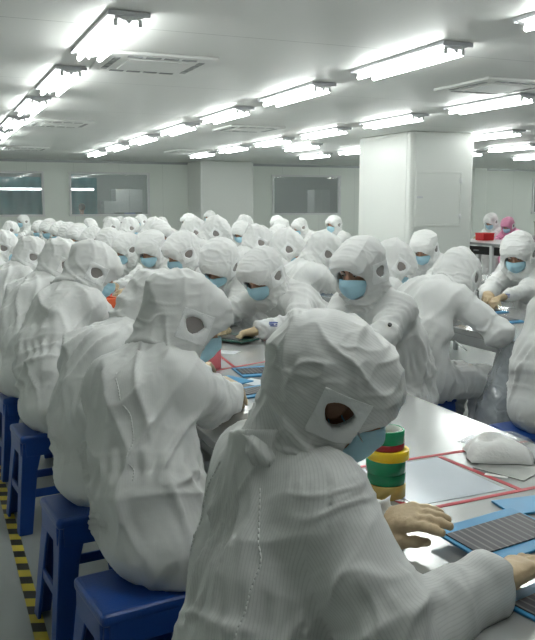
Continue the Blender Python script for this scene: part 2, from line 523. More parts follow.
def hood_sdf(neck, size=1.0, brim=1.0, back=0.0, rake=0.15, tax=None):
    """hood shell in head-local space; neck = collar point in head-local space"""
    neck = np.asarray(neck, float)
    mid = np.array([-0.03, 0, -0.07])
    outer_ = union([ell((-0.028, 0, 0.034), (0.138 * size, 0.122 * size, 0.116 * size)),
                   rcone((0.066 * brim, -0.040, 0.044), (0.066 * brim, 0.040, 0.044), 0.046, 0.046),
                   ell((-0.004, 0, -0.055), (0.096, 0.112, 0.11)),
                   ell((0.016, 0, -0.106), (0.076, 0.092, 0.066)),
                   rcone(mid, neck, 0.112, 0.104),
                   rcone((0.010, 0, -0.13), neck + np.array([0.02, 0, 0.0]), 0.085, 0.098)], 0.06)
    inner_ = union([ell((-0.018, 0, 0.036), (0.116, 0.098, 0.100)), ell((0.020, 0, -0.05), (0.086, 0.092, 0.098)),
                   ell((0.055, 0, -0.10), (0.060, 0.062, 0.045))], 0.03)
    def shift(p):
        q = p.copy()
        fade = np.clip((p[:, 2] + 0.20) / 0.06, 0, 1)
        q[:, 0] = p[:, 0] + (back + rake * np.clip(-p[:, 2], 0, 0.13)) * fade * np.clip((p[:, 0] + 0.06) / 0.08, 0, 1)
        return q
    outer = lambda p: outer_(shift(p))
    inner = lambda p: inner_(shift(p))
    def f(p):
        d = outer(p)
        d = np.maximum(d, -inner(p))
        if tax is not None:                       # tucked into the collar
            d = np.maximum(d, -0.012 - (p - neck) @ tax)
        x, y, z = p.T
        # face opening: a tall oval tunnel running forward
        zz = (z + 0.047) / 0.080
        yy = y / (0.079 - 0.004 * np.clip(zz, -1, 1))
        hole = (np.sqrt(yy * yy + zz * zz) - 1) * 0.08
        hole = np.maximum(hole, 0.03 - x)
        d = -smin(-d, hole, 0.008)
        # ear windows: flat on top, tapering to a rounded point below
        for s in (-1, 1):
            ex = (x + 0.002) / 0.034; ez = (z + 0.010) / 0.030
            ew = ex * (1.0 + 0.35 * np.clip(-ez, -0.4, 1.2))
            eh = (np.sqrt(ew * ew + ez * ez) - 1) * 0.027
            eh = np.maximum(eh, 0.055 - s * y)
            d = -smin(-d, eh, 0.004)
        return d
    return f, outer

def mask_mesh():
    bm = bmesh.new()
    nu, nv = 25, 15
    grid = []
    for j in range(nv):
        v = j / (nv - 1)
        row = []
        for i in range(nu):
            u = (i / (nu - 1) - 0.5) * 2
            a = u * 1.28
            zt = -0.010 - 0.026 * abs(u) ** 1.6
            zb = -0.128 + 0.040 * abs(u) ** 1.4
            z = zt + (zb - zt) * v
            bulge = math.sin(PI * min(1, v * 0.9 + 0.08)) ** 0.7
            x = 0.038 + (0.068 + 0.020 * bulge + 0.016 * math.exp(-(u / 0.28) ** 2) * math.exp(-((v - 0.22) / 0.28) ** 2)) * math.cos(a) \
                + 0.004 * math.exp(-(u / 0.3) ** 2)
            x -= 0.020 * max(0, v - 0.75) / 0.25 * math.cos(a)
            y = (0.071 + 0.009 * bulge) * math.sin(a) * 1.02
            pl = 0.0022 * (abs(((v * 3.5) % 1) - 0.5) * 2) * (1 - abs(u) ** 4)
            x += pl * math.cos(a); y += pl * math.sin(a)
            row.append(bm.verts.new((x, y, z)))
        grid.append(row)
    for j in range(nv - 1):
        for i in range(nu - 1):
            bm.faces.new((grid[j][i], grid[j][i + 1], grid[j + 1][i + 1], grid[j + 1][i])).smooth = True
    bmesh.ops.recalc_face_normals(bm, faces=bm.faces)
    bmesh.ops.solidify(bm, geom=bm.faces[:], thickness=0.0015)
    # ear loops
    for s in (-1, 1):
        pts = [(0.052, s * 0.066, -0.040), (0.02, s * 0.0745, -0.022), (0.0, s * 0.079, 0.0)]
        for a, b in zip(pts, pts[1:]):
            add_cyl(bm, a, b, 0.0016, n=6)
        pts = [(0.052, s * 0.066, -0.085), (0.02, s * 0.069, -0.062), (-0.012, s * 0.080, -0.030)]
        for a, b in zip(pts, pts[1:]):
            add_cyl(bm, a, b, 0.0016, n=6)
    me = bpy.data.meshes.new('face_mask'); bm.to_mesh(me); bm.free()
    me.materials.append(M['mask'])
    me.polygons.foreach_set('use_smooth', [True] * len(me.polygons))
    return me
MASK = mask_mesh()

def eye_mesh(s):
    bm = bmesh.new()
    bmesh.ops.create_uvsphere(bm, u_segments=16, v_segments=10, radius=0.0128,
                              matrix=Matrix.Translation((0.0835, s * 0.032, 0.0025)))
    for f in bm.faces:
        f.smooth = True
        c = f.calc_center_median() - Vector((0.0835, s * 0.032, -0.0005))
        f.material_index = 1 if c.normalized().dot(Vector((0.93, 0, -0.36))) > 0.86 else 0
    me = bpy.data.meshes.new('eye'); bm.to_mesh(me); bm.free()
    me.materials.append(M['eye']); me.materials.append(M['iris'])
    return me

def brow_mesh(s):
    bm = bmesh.new()
    pts = [(0.101, s * 0.012, 0.019), (0.100, s * 0.026, 0.024), (0.093, s * 0.040, 0.023), (0.083, s * 0.050, 0.017)]
    for i, (a, b) in enumerate(zip(pts, pts[1:])):
        add_cyl(bm, a, b, 0.0042 - 0.0009 * i, 0.0036 - 0.0009 * i, n=8)
    me = bpy.data.meshes.new('eyebrow'); bm.to_mesh(me); bm.free()
    me.materials.append(M['brow'])
    return me
EYES = [eye_mesh(1), eye_mesh(-1)]
BROWS = [brow_mesh(1), brow_mesh(-1)]

# --- gloves (hand-local: wrist at origin, x along the hand, z out of the back; thumb at +y)
def glove_mesh(curl, h, mirror, spread=1.0):
    parts = []
    palm = []
    ys = [0.030, 0.010, -0.010, -0.028]
    Ls = [0.070, 0.077, 0.071, 0.056]
    for k, y in enumerate(ys):
        palm.append(rcone((0.012, y * 0.62, 0), (0.082 - 0.004 * abs(k - 1), y, 0.001), 0.0185, 0.0145))
    parts.append(union(palm, 0.018))
    parts.append(rcone((-0.065, 0, 0), (0.012, 0, 0), 0.033, 0.026))
    for k, y in enumerate(ys):
        p = np.array([0.082 - 0.004 * abs(k - 1), y, 0.0]); ang = curl * (0.55 + 0.12 * k); yaw = (1.5 - k) * 0.07 * spread
        segs = [0.45, 0.31, 0.24]; r = 0.0118 if k < 3 else 0.0105
        f = []
        for j, sgm in enumerate(segs):
            d = np.array([math.cos(ang) * math.cos(yaw), math.sin(yaw) * math.cos(ang), -math.sin(ang)])
            q = p + d * Ls[k] * sgm * 1.08
            f.append(rcone(p, q, r, r * 0.92)); p = q; r *= 0.92
            ang += curl * (0.75 if j == 0 else 0.5)
        parts.append(union(f, 0.006))
    t0 = np.array([0.022, 0.022, -0.006]); t1 = np.array([0.052, 0.050, -0.022]); t2 = np.array([0.079, 0.048 - 0.012 * curl, -0.034]); t3 = t2 + np.array([0.022, -0.012 * curl, -0.010])
    parts.append(union([rcone(t0, t1, 0.0185, 0.0150), rcone(t1, t2, 0.0145, 0.0125), rcone(t2, t3, 0.0122, 0.0105)], 0.008))
    f = union(parts, 0.007)
    Vv, Q = surface(f, (-0.11, -0.08, -0.14), (0.19, 0.09, 0.06), h, 0.004)
    Vv = relax(Vv, Q, 1, 0.4)
    N = vnormals(Vv, Q)
    Vv = Vv + N * (0.0016 * (ridge(Vv * np.array([70, 25, 60])) - 0.3))[:, None]
    if mirror:
        Vv = Vv * np.array([1, -1, 1]); Q = Q[:, ::-1]
    return mesh_np('glove', Vv, Q, M['glove'])
GLOVES = {}
def glove(curl, h, mirror):
    key = (round(curl, 1), round(h, 4), mirror)
    if key not in GLOVES:
        GLOVES[key] = glove_mesh(curl, h, mirror)
    return GLOVES[key]

def boot_mesh():
    f = union([rcone((0, 0, 0.17), (0, 0, 0.05), 0.052, 0.045), rcone((-0.02, 0, 0.045), (0.12, 0, 0.036), 0.044, 0.036)], 0.03)
    g = lambda p: np.maximum(f(p), 0.003 - p[:, 2])
    Vv, Q = surface(g, (-0.12, -0.09, -0.03), (0.2, 0.09, 0.27), 0.011, 0.005)
    return mesh_np('boot', Vv, Q, M['boot'])
BOOT = boot_mesh()

def ik(S, W, l1, l2, pole):
    d = W - S; L = np.linalg.norm(d)
    L = min(L, (l1 + l2) * 0.985)
    u = norm(d); W = S + u * L
    a = (l1 * l1 - l2 * l2 + L * L) / (2 * L)
    hgt = math.sqrt(max(l1 * l1 - a * a, 0))
    pl = np.asarray(pole, float); pl = norm(pl - u * (pl @ u))
    return S + u * a + pl * hgt, W

def seg_coords(V, a, b):
    """axial distance, arc angle and distance from a limb axis"""
    ab = b - a; L = np.linalg.norm(ab); u = ab / L
    ref = np.array([0, 0, 1.0]) if abs(u[2]) < 0.9 else np.array([1.0, 0, 0])
    e1 = norm(np.cross(u, ref)); e2 = np.cross(u, e1)
    t = (V - a) @ u
    q = V - a - t[:, None] * u
    ang = np.arctan2(q @ e2, q @ e1)
    return t, ang, L, u, e1, e2

def build_person(spec, h=0.012, hb=0.014, hh=0.008, hg=0.005, suit=None, fold=1.0):
    """meshes of one seated worker; local frame: x forward, seat centre at the origin, z = 0 on the floor"""
    suit = suit or M['suit_far']
    seat = spec.get('seat', 0.47)
    Hc = np.asarray(spec['head'], float)
    HR = rotm(*spec.get('hrot', (0, 30, 0)))
    seed = spec.get('seed', 0) * 7.31
    hood_size = spec.get('hood', 1.0)
    P = np.array([-0.03, 0, seat + 0.110])
    up = HR[:, 2]
    tdir = norm(Hc - P)
    Nk = Hc - 0.100 * up - 0.075 * tdir - 0.045 * HR[:, 0]         # base of the neck
    hunch = spec.get('hunch', 0.07)
    lat = norm(np.cross(np.array([0, 0, 1.0]), np.array([math.cos(math.radians(spec.get('twist', 0))), math.sin(math.radians(spec.get('twist', 0))), 0])))
    back = norm(np.cross(lat, Nk - P)) * -1
    if back[0] > 0:
        back = -back
    W = P + 0.33 * (Nk - P) + back * hunch * 0.75                   # waist
    U = P + 0.76 * (Nk - P) + back * hunch * 0.85                   # shoulder blades
    sh = {}
    tax = norm(Nk - U)
    arms = {}
    shw = spec.get('shw', 0.155)
    for s in (1, -1):
        key = 'L' if s > 0 else 'R'
        S = Nk - 0.055 * tax + lat * s * shw - back * 0.015
        Wt = np.asarray(spec['hand' + key], float)
        pole = spec.get('pole' + key, (-0.25, s * 0.75, -0.75))
        E_, Wr = ik(S, Wt, 0.275, 0.245, pole)
        arms[key] = (S, E_, Wr)
    legs = {}
    for s in (1, -1):
        hip = np.array([0.0, s * 0.095, seat + 0.085])
        knee = np.array([0.40, s * spec.get('knee', 0.13), seat + 0.055])
        ank = np.array([spec.get('foot', 0.36), s * 0.12, 0.12])
        legs[s] = (hip, knee, ank)

    # ---- coverall
    y = lat
    tor = [rcone(P + y * 0.065, W + y * 0.06, 0.128, 0.128), rcone(P - y * 0.065, W - y * 0.06, 0.128, 0.128),
           rcone(W + y * 0.06, U + y * 0.075, 0.130, 0.116), rcone(W - y * 0.06, U - y * 0.075, 0.130, 0.116),
           rcone(U + y * 0.05, Nk - tax * 0.02, 0.105, 0.078), rcone(U - y * 0.05, Nk - tax * 0.02, 0.105, 0.078),
           rcone(arms['L'][0] - y * 0.01, arms['R'][0] + y * 0.01, 0.074, 0.074),
           ell(P + np.array([-0.015, 0, -0.015]), (0.145, 0.175, 0.11))]
    torso = union(tor, 0.07)
    limbs = []
    slv = spec.get('slv', 1.0)
    segs = []
    for key, (S, E_, Wr) in arms.items():
        limbs.append(union([rcone(S, E_, 0.078 * slv, 0.068 * slv), rcone(E_, Wr - norm(Wr - E_) * 0.03, 0.067 * slv, 0.048 * slv)], 0.03))
        segs.append(('arm', S, E_, 0.074)); segs.append(('fore', E_, Wr, 0.058))
    for s, (hip, knee, ank) in legs.items():
        limbs.append(union([rcone(hip, knee, 0.105, 0.082), rcone(knee, ank, 0.080, 0.062)], 0.035))
        segs.append(('thigh', hip, knee, 0.095)); segs.append(('shin', knee, ank, 0.07))
    cr = spec.get('collar', 0.108)
    _col = rcone(Nk - tax * 0.03, Nk + tax * 0.06, cr, cr)
    collar = lambda p: np.maximum(_col(p), (p - (Nk + tax * 0.05)) @ tax)   # collar rim cut square
    def cov(p):
        d = smin(torso(p), collar(p), 0.03)
        for l in limbs:
            d = smin(d, l(p), 0.045)
        return np.maximum(d, 0.10 - p[:, 2])
    allp = np.array([P, W, U, Nk] + [q for a in arms.values() for q in a] + [q for l in legs.values() for q in l])
    lo = allp.min(0) - 0.24; hi = allp.max(0) + 0.2
    lo[2] = 0.06
    Vc, Q = surface(cov, lo, hi, h, 0.02)
    Vc = relax(Vc, Q, 1, 0.5)
    N = vnormals(Vc, Q)
    # ---- folds, in the coordinates of whichever limb or torso a point belongs to
    dist = [torso(Vc)]
    disp = []; uvs = []
    t, ang, L, u_, e1, e2 = seg_coords(Vc, P, Nk)
    arc = ang * 0.16
    sd = np.full(len(Vc), seed)
    warp = 0.035 * noise(np.stack([arc * 6, t * 6, sd], 1))
    vert = ridge(np.stack([(arc + warp + 0.25 * t) * 12, t * 3.2, sd], 1))
    vert2 = ridge(np.stack([(arc - warp - 0.45 * t) * 15, t * 4.5, sd + 9], 1))
    big = noise(np.stack([arc * 7, t * 5, sd + 3], 1))
    tw = 0.33 * L
    wz = np.exp(-((t - tw) / 0.06) ** 2)
    gath = np.sin(arc * 2 * PI / 0.045 + 5 * noise(np.stack([arc * 9, t * 7, sd + 5], 1)))
    blouse = np.exp(-((t - tw - 0.09) / 0.06) ** 2) * 0.010 + np.exp(-((t - tw + 0.10) / 0.07) ** 2) * 0.008
    lowmask = np.clip((t + 0.08) / 0.1, 0.3, 1)
    dt = 0.020 * (vert - 0.32) * (1 - 0.5 * wz) + 0.017 * (vert2 - 0.32) + 0.016 * big - 0.008 * wz + 0.006 * gath * wz + blouse
    hor = ridge(np.stack([arc * 3.5, (t + 0.5 * warp) * 17, sd + 13], 1))
    dt += 0.011 * (hor - 0.3) * np.exp(-((t - tw + 0.05) / 0.12) ** 2)
    dt = dt * lowmask
    disp.append(dt); uvs.append(np.stack([arc, t], 1))
    k = 0
    for (kind, a, b, r) in segs:
        di = rcone(a, b, r, r * 0.92)(Vc)
        dist.append(di)
        t, ang, L, *_ = seg_coords(Vc, a, b)
        arc = ang * r
        so = np.full(len(Vc), seed + 17.3 * (k + 1))
        # wrap-safe noise: use cos/sin of the angle
        ca, sa = np.cos(ang) * r, np.sin(ang) * r
        w1 = noise(np.stack([ca * 14, sa * 14, t * 9 + so], 1)) * 0.03
        circ = ridge(np.stack([(t + 0.45 * sa + w1) * 19, ca * 6, so], 1))
        diag = ridge(np.stack([(t - 0.7 * ca + w1) * 14, sa * 8, so + 4], 1))
        lng = ridge(np.stack([ca * 17 + w1 * 6, sa * 17, t * 3.0 + so], 1))
        if kind == 'arm':
            env = 0.45 + 0.9 * np.exp(-((t - L) / 0.09) ** 2); pf = 0.5
        elif kind == 'fore':
            env = 0.45 + 0.9 * np.exp(-(t / 0.09) ** 2) + 0.5 * np.exp(-((t - L) / 0.05) ** 2); pf = 0.5
        elif kind == 'thigh':
            env = 0.6 + 0.8 * np.exp(-(t / 0.1) ** 2); pf = 0.6
        else:
            env = 0.6; pf = 0.8
        disp.append(0.021 * env * (circ - 0.3) + 0.015 * (diag - 0.3) * env + 0.010 * pf * (lng - 0.3))
        uvs.append(np.stack([arc, t], 1)); k += 1
    dist = np.stack(dist, 1)
    w = np.exp(-(dist - dist.min(1, keepdims=True)) / 0.022)
    w /= w.sum(1, keepdims=True)
    D = (w * np.stack(disp, 1)).sum(1)
    D = D * np.clip((np.linalg.norm(Vc - (Nk + tax * 0.03), axis=1) - 0.10) / 0.08, 0.12, 1)
    res = np.clip(0.02 / h, 0.6, 1.0)
    D = D * np.where(np.argmax(w, 1) == 0, spec.get('back_fold', 1.0), 1.0) if 'back_fold' in spec else D
    Vc = Vc + N * (D * fold * res)[:, None]
    Vc[:, 2] = np.maximum(Vc[:, 2], np.where((np.abs(Vc[:, 0]) < 0.16) & (np.abs(Vc[:, 1]) < 0.15), seat - 0.004, 0.1))
    best = np.argmax(w, 1)
    uv = np.stack(uvs, 1)[np.arange(len(Vc)), best]
    me_cov = mesh_np('coverall', Vc, Q, suit, uv)

    # ---- the body under it: one continuous skin with the head
    bt = [rcone(P + y * 0.06, U + y * 0.06, 0.11, 0.085), rcone(P - y * 0.06, U - y * 0.06, 0.11, 0.085),
          rcone(arms['L'][0], arms['R'][0], 0.045, 0.045), rcone(U, Nk, 0.07, 0.05), rcone(Nk, Hc - 0.05 * up - 0.01 * HR[:, 0], 0.05, 0.048)]
    for key, (S, E_, Wr) in arms.items():
        d = norm(Wr - E_)
        bt += [rcone(S, E_, 0.045, 0.035), rcone(E_, Wr, 0.034, 0.015), rcone(Wr, Wr + d * 0.05, 0.012, 0.008)]
    for s, (hip, knee, ank) in legs.items():
        bt += [rcone(hip, knee, 0.07, 0.05), rcone(knee, ank, 0.045, 0.035), rcone(ank, ank + V3(0.07, 0, -0.07), 0.028, 0.022)]
    bsdf = union(bt, 0.04)
    def body(p):
        hd = HEAD((p - Hc) @ HR)
        return smin(bsdf(p), hd, 0.02)
    lo2 = np.minimum(lo, Hc - 0.18); hi2 = np.maximum(hi, Hc + 0.18); lo2[2] = 0.0
    Vb, Qb = surface(body, lo2, hi2, hb, 0.02)
    me_body = mesh_np('body', Vb, Qb, M['skin'])

    # ---- hood
    nk_local = (Nk - Hc) @ HR
    hs, outer = hood_sdf(nk_local + np.array([0, 0, 0.0]), hood_size, spec.get('brim', 1.0), spec.get('hback', 0.0), spec.get('rake', 0.15), tax @ HR)
    lo3 = np.minimum(np.array([-0.19, -0.16, -0.24]), nk_local - 0.13); hi3 = np.maximum(np.array([0.18, 0.16, 0.2]), nk_local + 0.12)
    Vh, Qh = surface(hs, lo3, hi3, hh, 0.01)
    Vh = relax(Vh, Qh, 1, 0.4)
    Nh = vnormals(Vh, Qh)
    outside = np.clip(1 - np.abs(outer(Vh)) / 0.012, 0, 1)
    sd = np.full(len(Vh), seed + 31)
    x, yy, z = Vh.T
    wv = 0.03 * noise(np.stack([x * 9, yy * 9, z * 9 + sd], 1))
    f1 = ridge(np.stack([x * 5 + sd, yy * 7, (z + 0.35 * x + wv) * 17], 1))
    f2 = ridge(np.stack([(x + 0.6 * z + wv) * 13, yy * 5, z * 5 + sd + 8], 1))
    f3 = noise(np.stack([x * 11, yy * 11, z * 11 + sd], 1))
    neckw = np.clip((-0.06 - z) / 0.06, 0, 1)
    f4 = ridge(np.stack([x * 22 + wv * 8, yy * 12, (z - 0.5 * x) * 30 + sd + 5], 1))
    dh = (0.007 * (f1 - 0.3) + 0.0065 * (f2 - 0.3) + 0.005 * f3 + 0.0045 * (f4 - 0.3)) * (1 + 1.3 * neckw)
    earz = np.exp(-(((x + 0.002) / 0.06) ** 2 + ((z + 0.01) / 0.05) ** 2))
    dh = dh * (1 - 0.92 * earz)
    Vh = Vh + Nh * (dh * outside * fold * res)[:, None]
    uvh = np.stack([np.arctan2(yy, z + 0.02) * 0.11, x], 1)
    me_hood = mesh_np('hood', Vh, Qh, suit, uvh)
    # ear patches: a square of net sewn on round the ear window
    patches = []
    if spec.get('patch', True):
        for s in (1, -1):
            bm = bmesh.new(); bm.from_mesh(me_hood)
            inner_d = outer(np.array([tuple(f.calc_center_median()) for f in bm.faces]))
            bm.faces.ensure_lookup_table()
            kill = [f for f, dd in zip(bm.faces, inner_d) if dd < -0.012 or f.calc_center_median().y * s < 0.03 or f.normal.y * s < 0.15]
            bmesh.ops.delete(bm, geom=kill, context='FACES')
            for co, no in (((0.052, 0, 0), (1, 0, 0.1)), ((-0.052, 0, 0), (-1, 0, -0.1)), ((0, 0, 0.036), (-0.1, 0, 1)), ((0, 0, -0.062), (0.1, 0, -1))):
                bmesh.ops.bisect_plane(bm, geom=bm.verts[:] + bm.edges[:] + bm.faces[:], plane_co=co, plane_no=no, clear_outer=True)
            if len(bm.faces) == 0:
                bm.free(); continue
            bmesh.ops.recalc_face_normals(bm, faces=bm.faces)
            if sum(f.normal.y * s for f in bm.faces) < 0:
                bmesh.ops.reverse_faces(bm, faces=bm.faces)
            bm.normal_update()
            for v in bm.verts:
                v.co += v.normal * 0.0035
            bmesh.ops.solidify(bm, geom=bm.faces[:], thickness=0.003)
            me = bpy.data.meshes.new('ear_patch'); bm.to_mesh(me); bm.free()
            me.materials.append(M['patch'])
            me.polygons.foreach_set('use_smooth', [True] * len(me.polygons))
            patches.append(me)
    nets = []
    if spec.get('net', True):
        for s in (1, -1):
            ys_ = np.linspace(0.05, 0.16, 60)
            bm = bmesh.new(); ring = []
            for rr in (0.0, 0.55, 1.0):
                row = []
                for q in range(1 if rr == 0 else 20):
                    aa = q / 20 * 2 * PI
                    px_, pz_ = -0.002 + 0.039 * rr * math.cos(aa), -0.012 + 0.038 * rr * math.sin(aa)
                    dd = outer(np.stack([np.full(60, px_), s * ys_, np.full(60, pz_)], 1))
                    row.append(bm.verts.new((px_, s * (ys_[int(np.argmin(np.abs(dd)))] - 0.006), pz_)))
                ring.append(row)
            for q in range(20):
                bm.faces.new((ring[0][0], ring[1][q], ring[1][(q + 1) % 20])).smooth = True
                bm.faces.new((ring[1][q], ring[2][q], ring[2][(q + 1) % 20], ring[1][(q + 1) % 20])).smooth = True
            bmesh.ops.recalc_face_normals(bm, faces=bm.faces)
            me = bpy.data.meshes.new('ear_net'); bm.to_mesh(me); bm.free(); me.materials.append(M['net'])
            nets.append(me)
    HM = Matrix(((*HR[0], Hc[0]), (*HR[1], Hc[1]), (*HR[2], Hc[2]), (0, 0, 0, 1)))
    hands = {}
    for key in ('L', 'R'):
        S, E_, Wr = arms[key]
        fx = norm(np.asarray(spec.get('fdir' + key, Wr - E_), float))
        roll = math.radians(spec.get('froll' + key, 15 if key == 'R' else -15))
        zz = norm(np.array([0, 0, 1.0]) - fx * fx[2]); yv = np.cross(zz, fx)
        z2 = zz * math.cos(roll) + yv * math.sin(roll)
        y2 = np.cross(z2, fx)
        hands[key] = (Matrix(((fx[0], y2[0], z2[0], Wr[0]), (fx[1], y2[1], z2[1], Wr[1]), (fx[2], y2[2], z2[2], Wr[2]), (0, 0, 0, 1))),
                      glove(spec.get('curl' + key, spec.get('curl', 0.6)), hg, key == 'L'))
    return dict(cov=me_cov, body=me_body, hood=me_hood, patches=patches, nets=nets, HM=HM, hands=hands, legs=legs, Nk=Nk, head=Hc, U=U, back=back, lat=lat, spec=spec)

def assemble(kit, loc, yaw, label, group=None):
    root = thing('person', label, 'person', loc, yaw, group)
    def child(name, me, mat=None, parent=root):
        o = link(bpy.data.objects.new(name, me), parent)
        if mat is not None:
            o.matrix_local = mat
        return o
    child('body', kit['body'])
    child('coverall', kit['cov'])
    hood = child('hood', kit['hood'], kit['HM'])
    for p in kit['patches']:
        child('ear_patch', p, None, hood)
    for p in kit['nets']:
        child('ear_net', p, None, hood)
    child('face_mask', MASK, kit['HM'])
    if kit['spec'].get('face', True):
        for e in EYES:
            child('eye', e, kit['HM'])
        for b in BROWS:
            child('eyebrow', b, kit['HM'])
    for key in ('L', 'R'):
        child('glove', kit['hands'][key][1], kit['hands'][key][0])
    for s, (hip, knee, ank) in kit['legs'].items():
        child('boot', BOOT, Matrix.Translation((ank[0], ank[1], 0)))
    return root

def copy_thing(root, loc, yaw, label, group=None):
    r = root.copy(); COL.objects.link(r)
    r.location = loc; r.rotation_euler = (0, 0, yaw)
    r['label'] = label
    if group:
        r['group'] = group
    elif 'group' in r:
        del r['group']
    for ch in list(root.children):
        c = ch.copy(); COL.objects.link(c); c.parent = r
        for g in ch.children:
            d = g.copy(); COL.objects.link(d); d.parent = c
    return r
#@@STRUCT

# ------------------------------------------------------------------ the room
CEIL = 2.65
XL, XR, YF, YB = -2.6, 22.0, -4.0, 21.5
struct(box('floor', ((XL + XR) / 2, (YF + YB + 4) / 2, -0.05), (XR - XL + 0.4, YB + 4 - YF + 0.4, 0.1), M['floor']))
struct(box('ceiling', ((XL + XR) / 2, (YF + YB + 4) / 2, CEIL + 0.05), (XR - XL + 0.4, YB + 4 - YF + 0.4, 0.1), M['ceiling']))
struct(box('wall_left', (XL - 0.05, (YF + YB) / 2, CEIL / 2), (0.1, YB - YF, CEIL), M['wall_side']))
struct(box('wall_right', (XR + 0.05, (YF + YB) / 2, CEIL / 2), (0.1, YB - YF, CEIL), M['wall_side']))
struct(box('wall_front', ((XL + XR) / 2, YF - 0.05, CEIL / 2), (XR - XL, 0.1, CEIL), M['wall']))
WIN = [(0.75, 2.77), (3.46, 5.55), (9.22, 11.38), (18.66, 20.7)]
WZ0, WZ1 = 1.23, 2.33
bm = bmesh.new()
add_box(bm, ((XL + XR) / 2, YB + 0.05, WZ0 / 2), (XR - XL, 0.1, WZ0))
add_box(bm, ((XL + XR) / 2, YB + 0.05, (WZ1 + CEIL) / 2), (XR - XL, 0.1, CEIL - WZ1))
xs = [XL] + [q for w in WIN for q in w] + [XR]
for i in range(0, len(xs), 2):
    add_box(bm, ((xs[i] + xs[i + 1]) / 2, YB + 0.05, (WZ0 + WZ1) / 2), (xs[i + 1] - xs[i], 0.1, WZ1 - WZ0))
struct(obj('wall_back', bm, M['wall']))
for i, (x0, x1) in enumerate(WIN):
    bm = bmesh.new()
    cx = (x0 + x1) / 2
    for z in (WZ0, WZ1):
        add_box(bm, (cx, YB, z), (x1 - x0 + 0.08, 0.14, 0.05), bevel=0.004)
    for x in (x0, x1):
        add_box(bm, (x, YB, (WZ0 + WZ1) / 2), (0.05, 0.138, WZ1 - WZ0 + 0.04), bevel=0.004)
    fr = struct(obj('window_%d' % (i + 1), bm, M['housing']))
    g = box('window_pane', (cx, YB + 0.03, (WZ0 + WZ1) / 2), (x1 - x0 - 0.04, 0.012, WZ1 - WZ0 - 0.04), M['glass'], fr)
    g['kind'] = 'structure'
# cornice strip and a service trunk in the corner on the right
struct(box('trim_1', ((XL + XR) / 2, YB - 0.02, CEIL - 0.03), (XR - XL, 0.04, 0.06), M['trim']))
struct(box('trim_2', (16.3, YB - 0.15, CEIL / 2), (0.5, 0.3, CEIL), M['wall'], bevel=0.03))
for i, (s_, x) in enumerate((('left', XL + 0.02), ('right', XR - 0.02))):
    struct(box('baseboard_' + s_, (x, (YF + YB) / 2, 0.05), (0.04, YB - YF, 0.1), M['trim']))
struct(box('baseboard_back', ((XL + XR) / 2, YB - 0.02, 0.05), (XR - XL, 0.04, 0.1), M['trim']))

# boxed columns
PX0, PX1, PY0, PY1 = 6.9, 8.1, 10.72, 12.34
p1 = struct(box('pillar', ((PX0 + PX1) / 2, (PY0 + PY1) / 2, CEIL / 2), (PX1 - PX0, PY1 - PY0, CEIL), M['pillar'], bevel=0.05))
p1['label'] = 'broad white square column with an access panel, right of centre'; p1['category'] = 'column'
for x, y in ((PX0 + 0.1, PY0), (PX0, PY0 + 0.1)):
    struct(box('trim_3', (x, y, CEIL / 2), (0.018, 0.018, CEIL - 0.02), M['pillar'], p1, bevel=0.006))
p2 = struct(box('pillar', (7.4, 20.9, CEIL / 2), (1.5, 1.19, CEIL), M['pillar'], bevel=0.04))
p2['label'] = 'distant white square column standing against the back wall'; p2['category'] = 'column'

t = thing('access_panel', 'white framed access hatch on the front of the broad white column', 'hatch', (7.44, PY0, 1.2))
bm = bmesh.new()
for z in (0.0, 0.83):
    add_box(bm, (0, -0.008, z), (0.86, 0.022, 0.035), bevel=0.004)
for x in (-0.42, 0.42):
    add_box(bm, (x, -0.008, 0.415), (0.035, 0.021, 0.83), bevel=0.004)
obj('frame', bm, M['pillar'], t)
box('door', (0, -0.006, 0.415), (0.80, 0.012, 0.79), M['pillar'], t, bevel=0.004)
d_ = t.children[-1]
bm = bmesh.new(); add_box(bm, (-0.36, -0.022, 0.44), (0.11, 0.022, 0.03), bevel=0.006); add_cyl(bm, (-0.33, -0.005, 0.44), (-0.33, -0.03, 0.44), 0.014)
h_ = obj('handle', bm, M['endcap'], d_)
for z in (0.14, 0.70):
    bm = bmesh.new(); add_cyl(bm, (0.405, -0.022, z - 0.04), (0.405, -0.022, z + 0.04), 0.014); add_box(bm, (0.405, -0.015, z), (0.05, 0.01, 0.07))
    obj('hinge', bm, M['housing'], d_)

# hazard tape on the floor
bm = bmesh.new(); add_box(bm, (0, 0, 0.0012), (0.048, 20, 0.0016))
st = obj('floor_marking', bm, M['tape_stripe']); st.location = (0.292, 11.0, 0)
tag(st, 'yellow and black hazard tape stuck along the floor by the blue stools', 'floor tape')

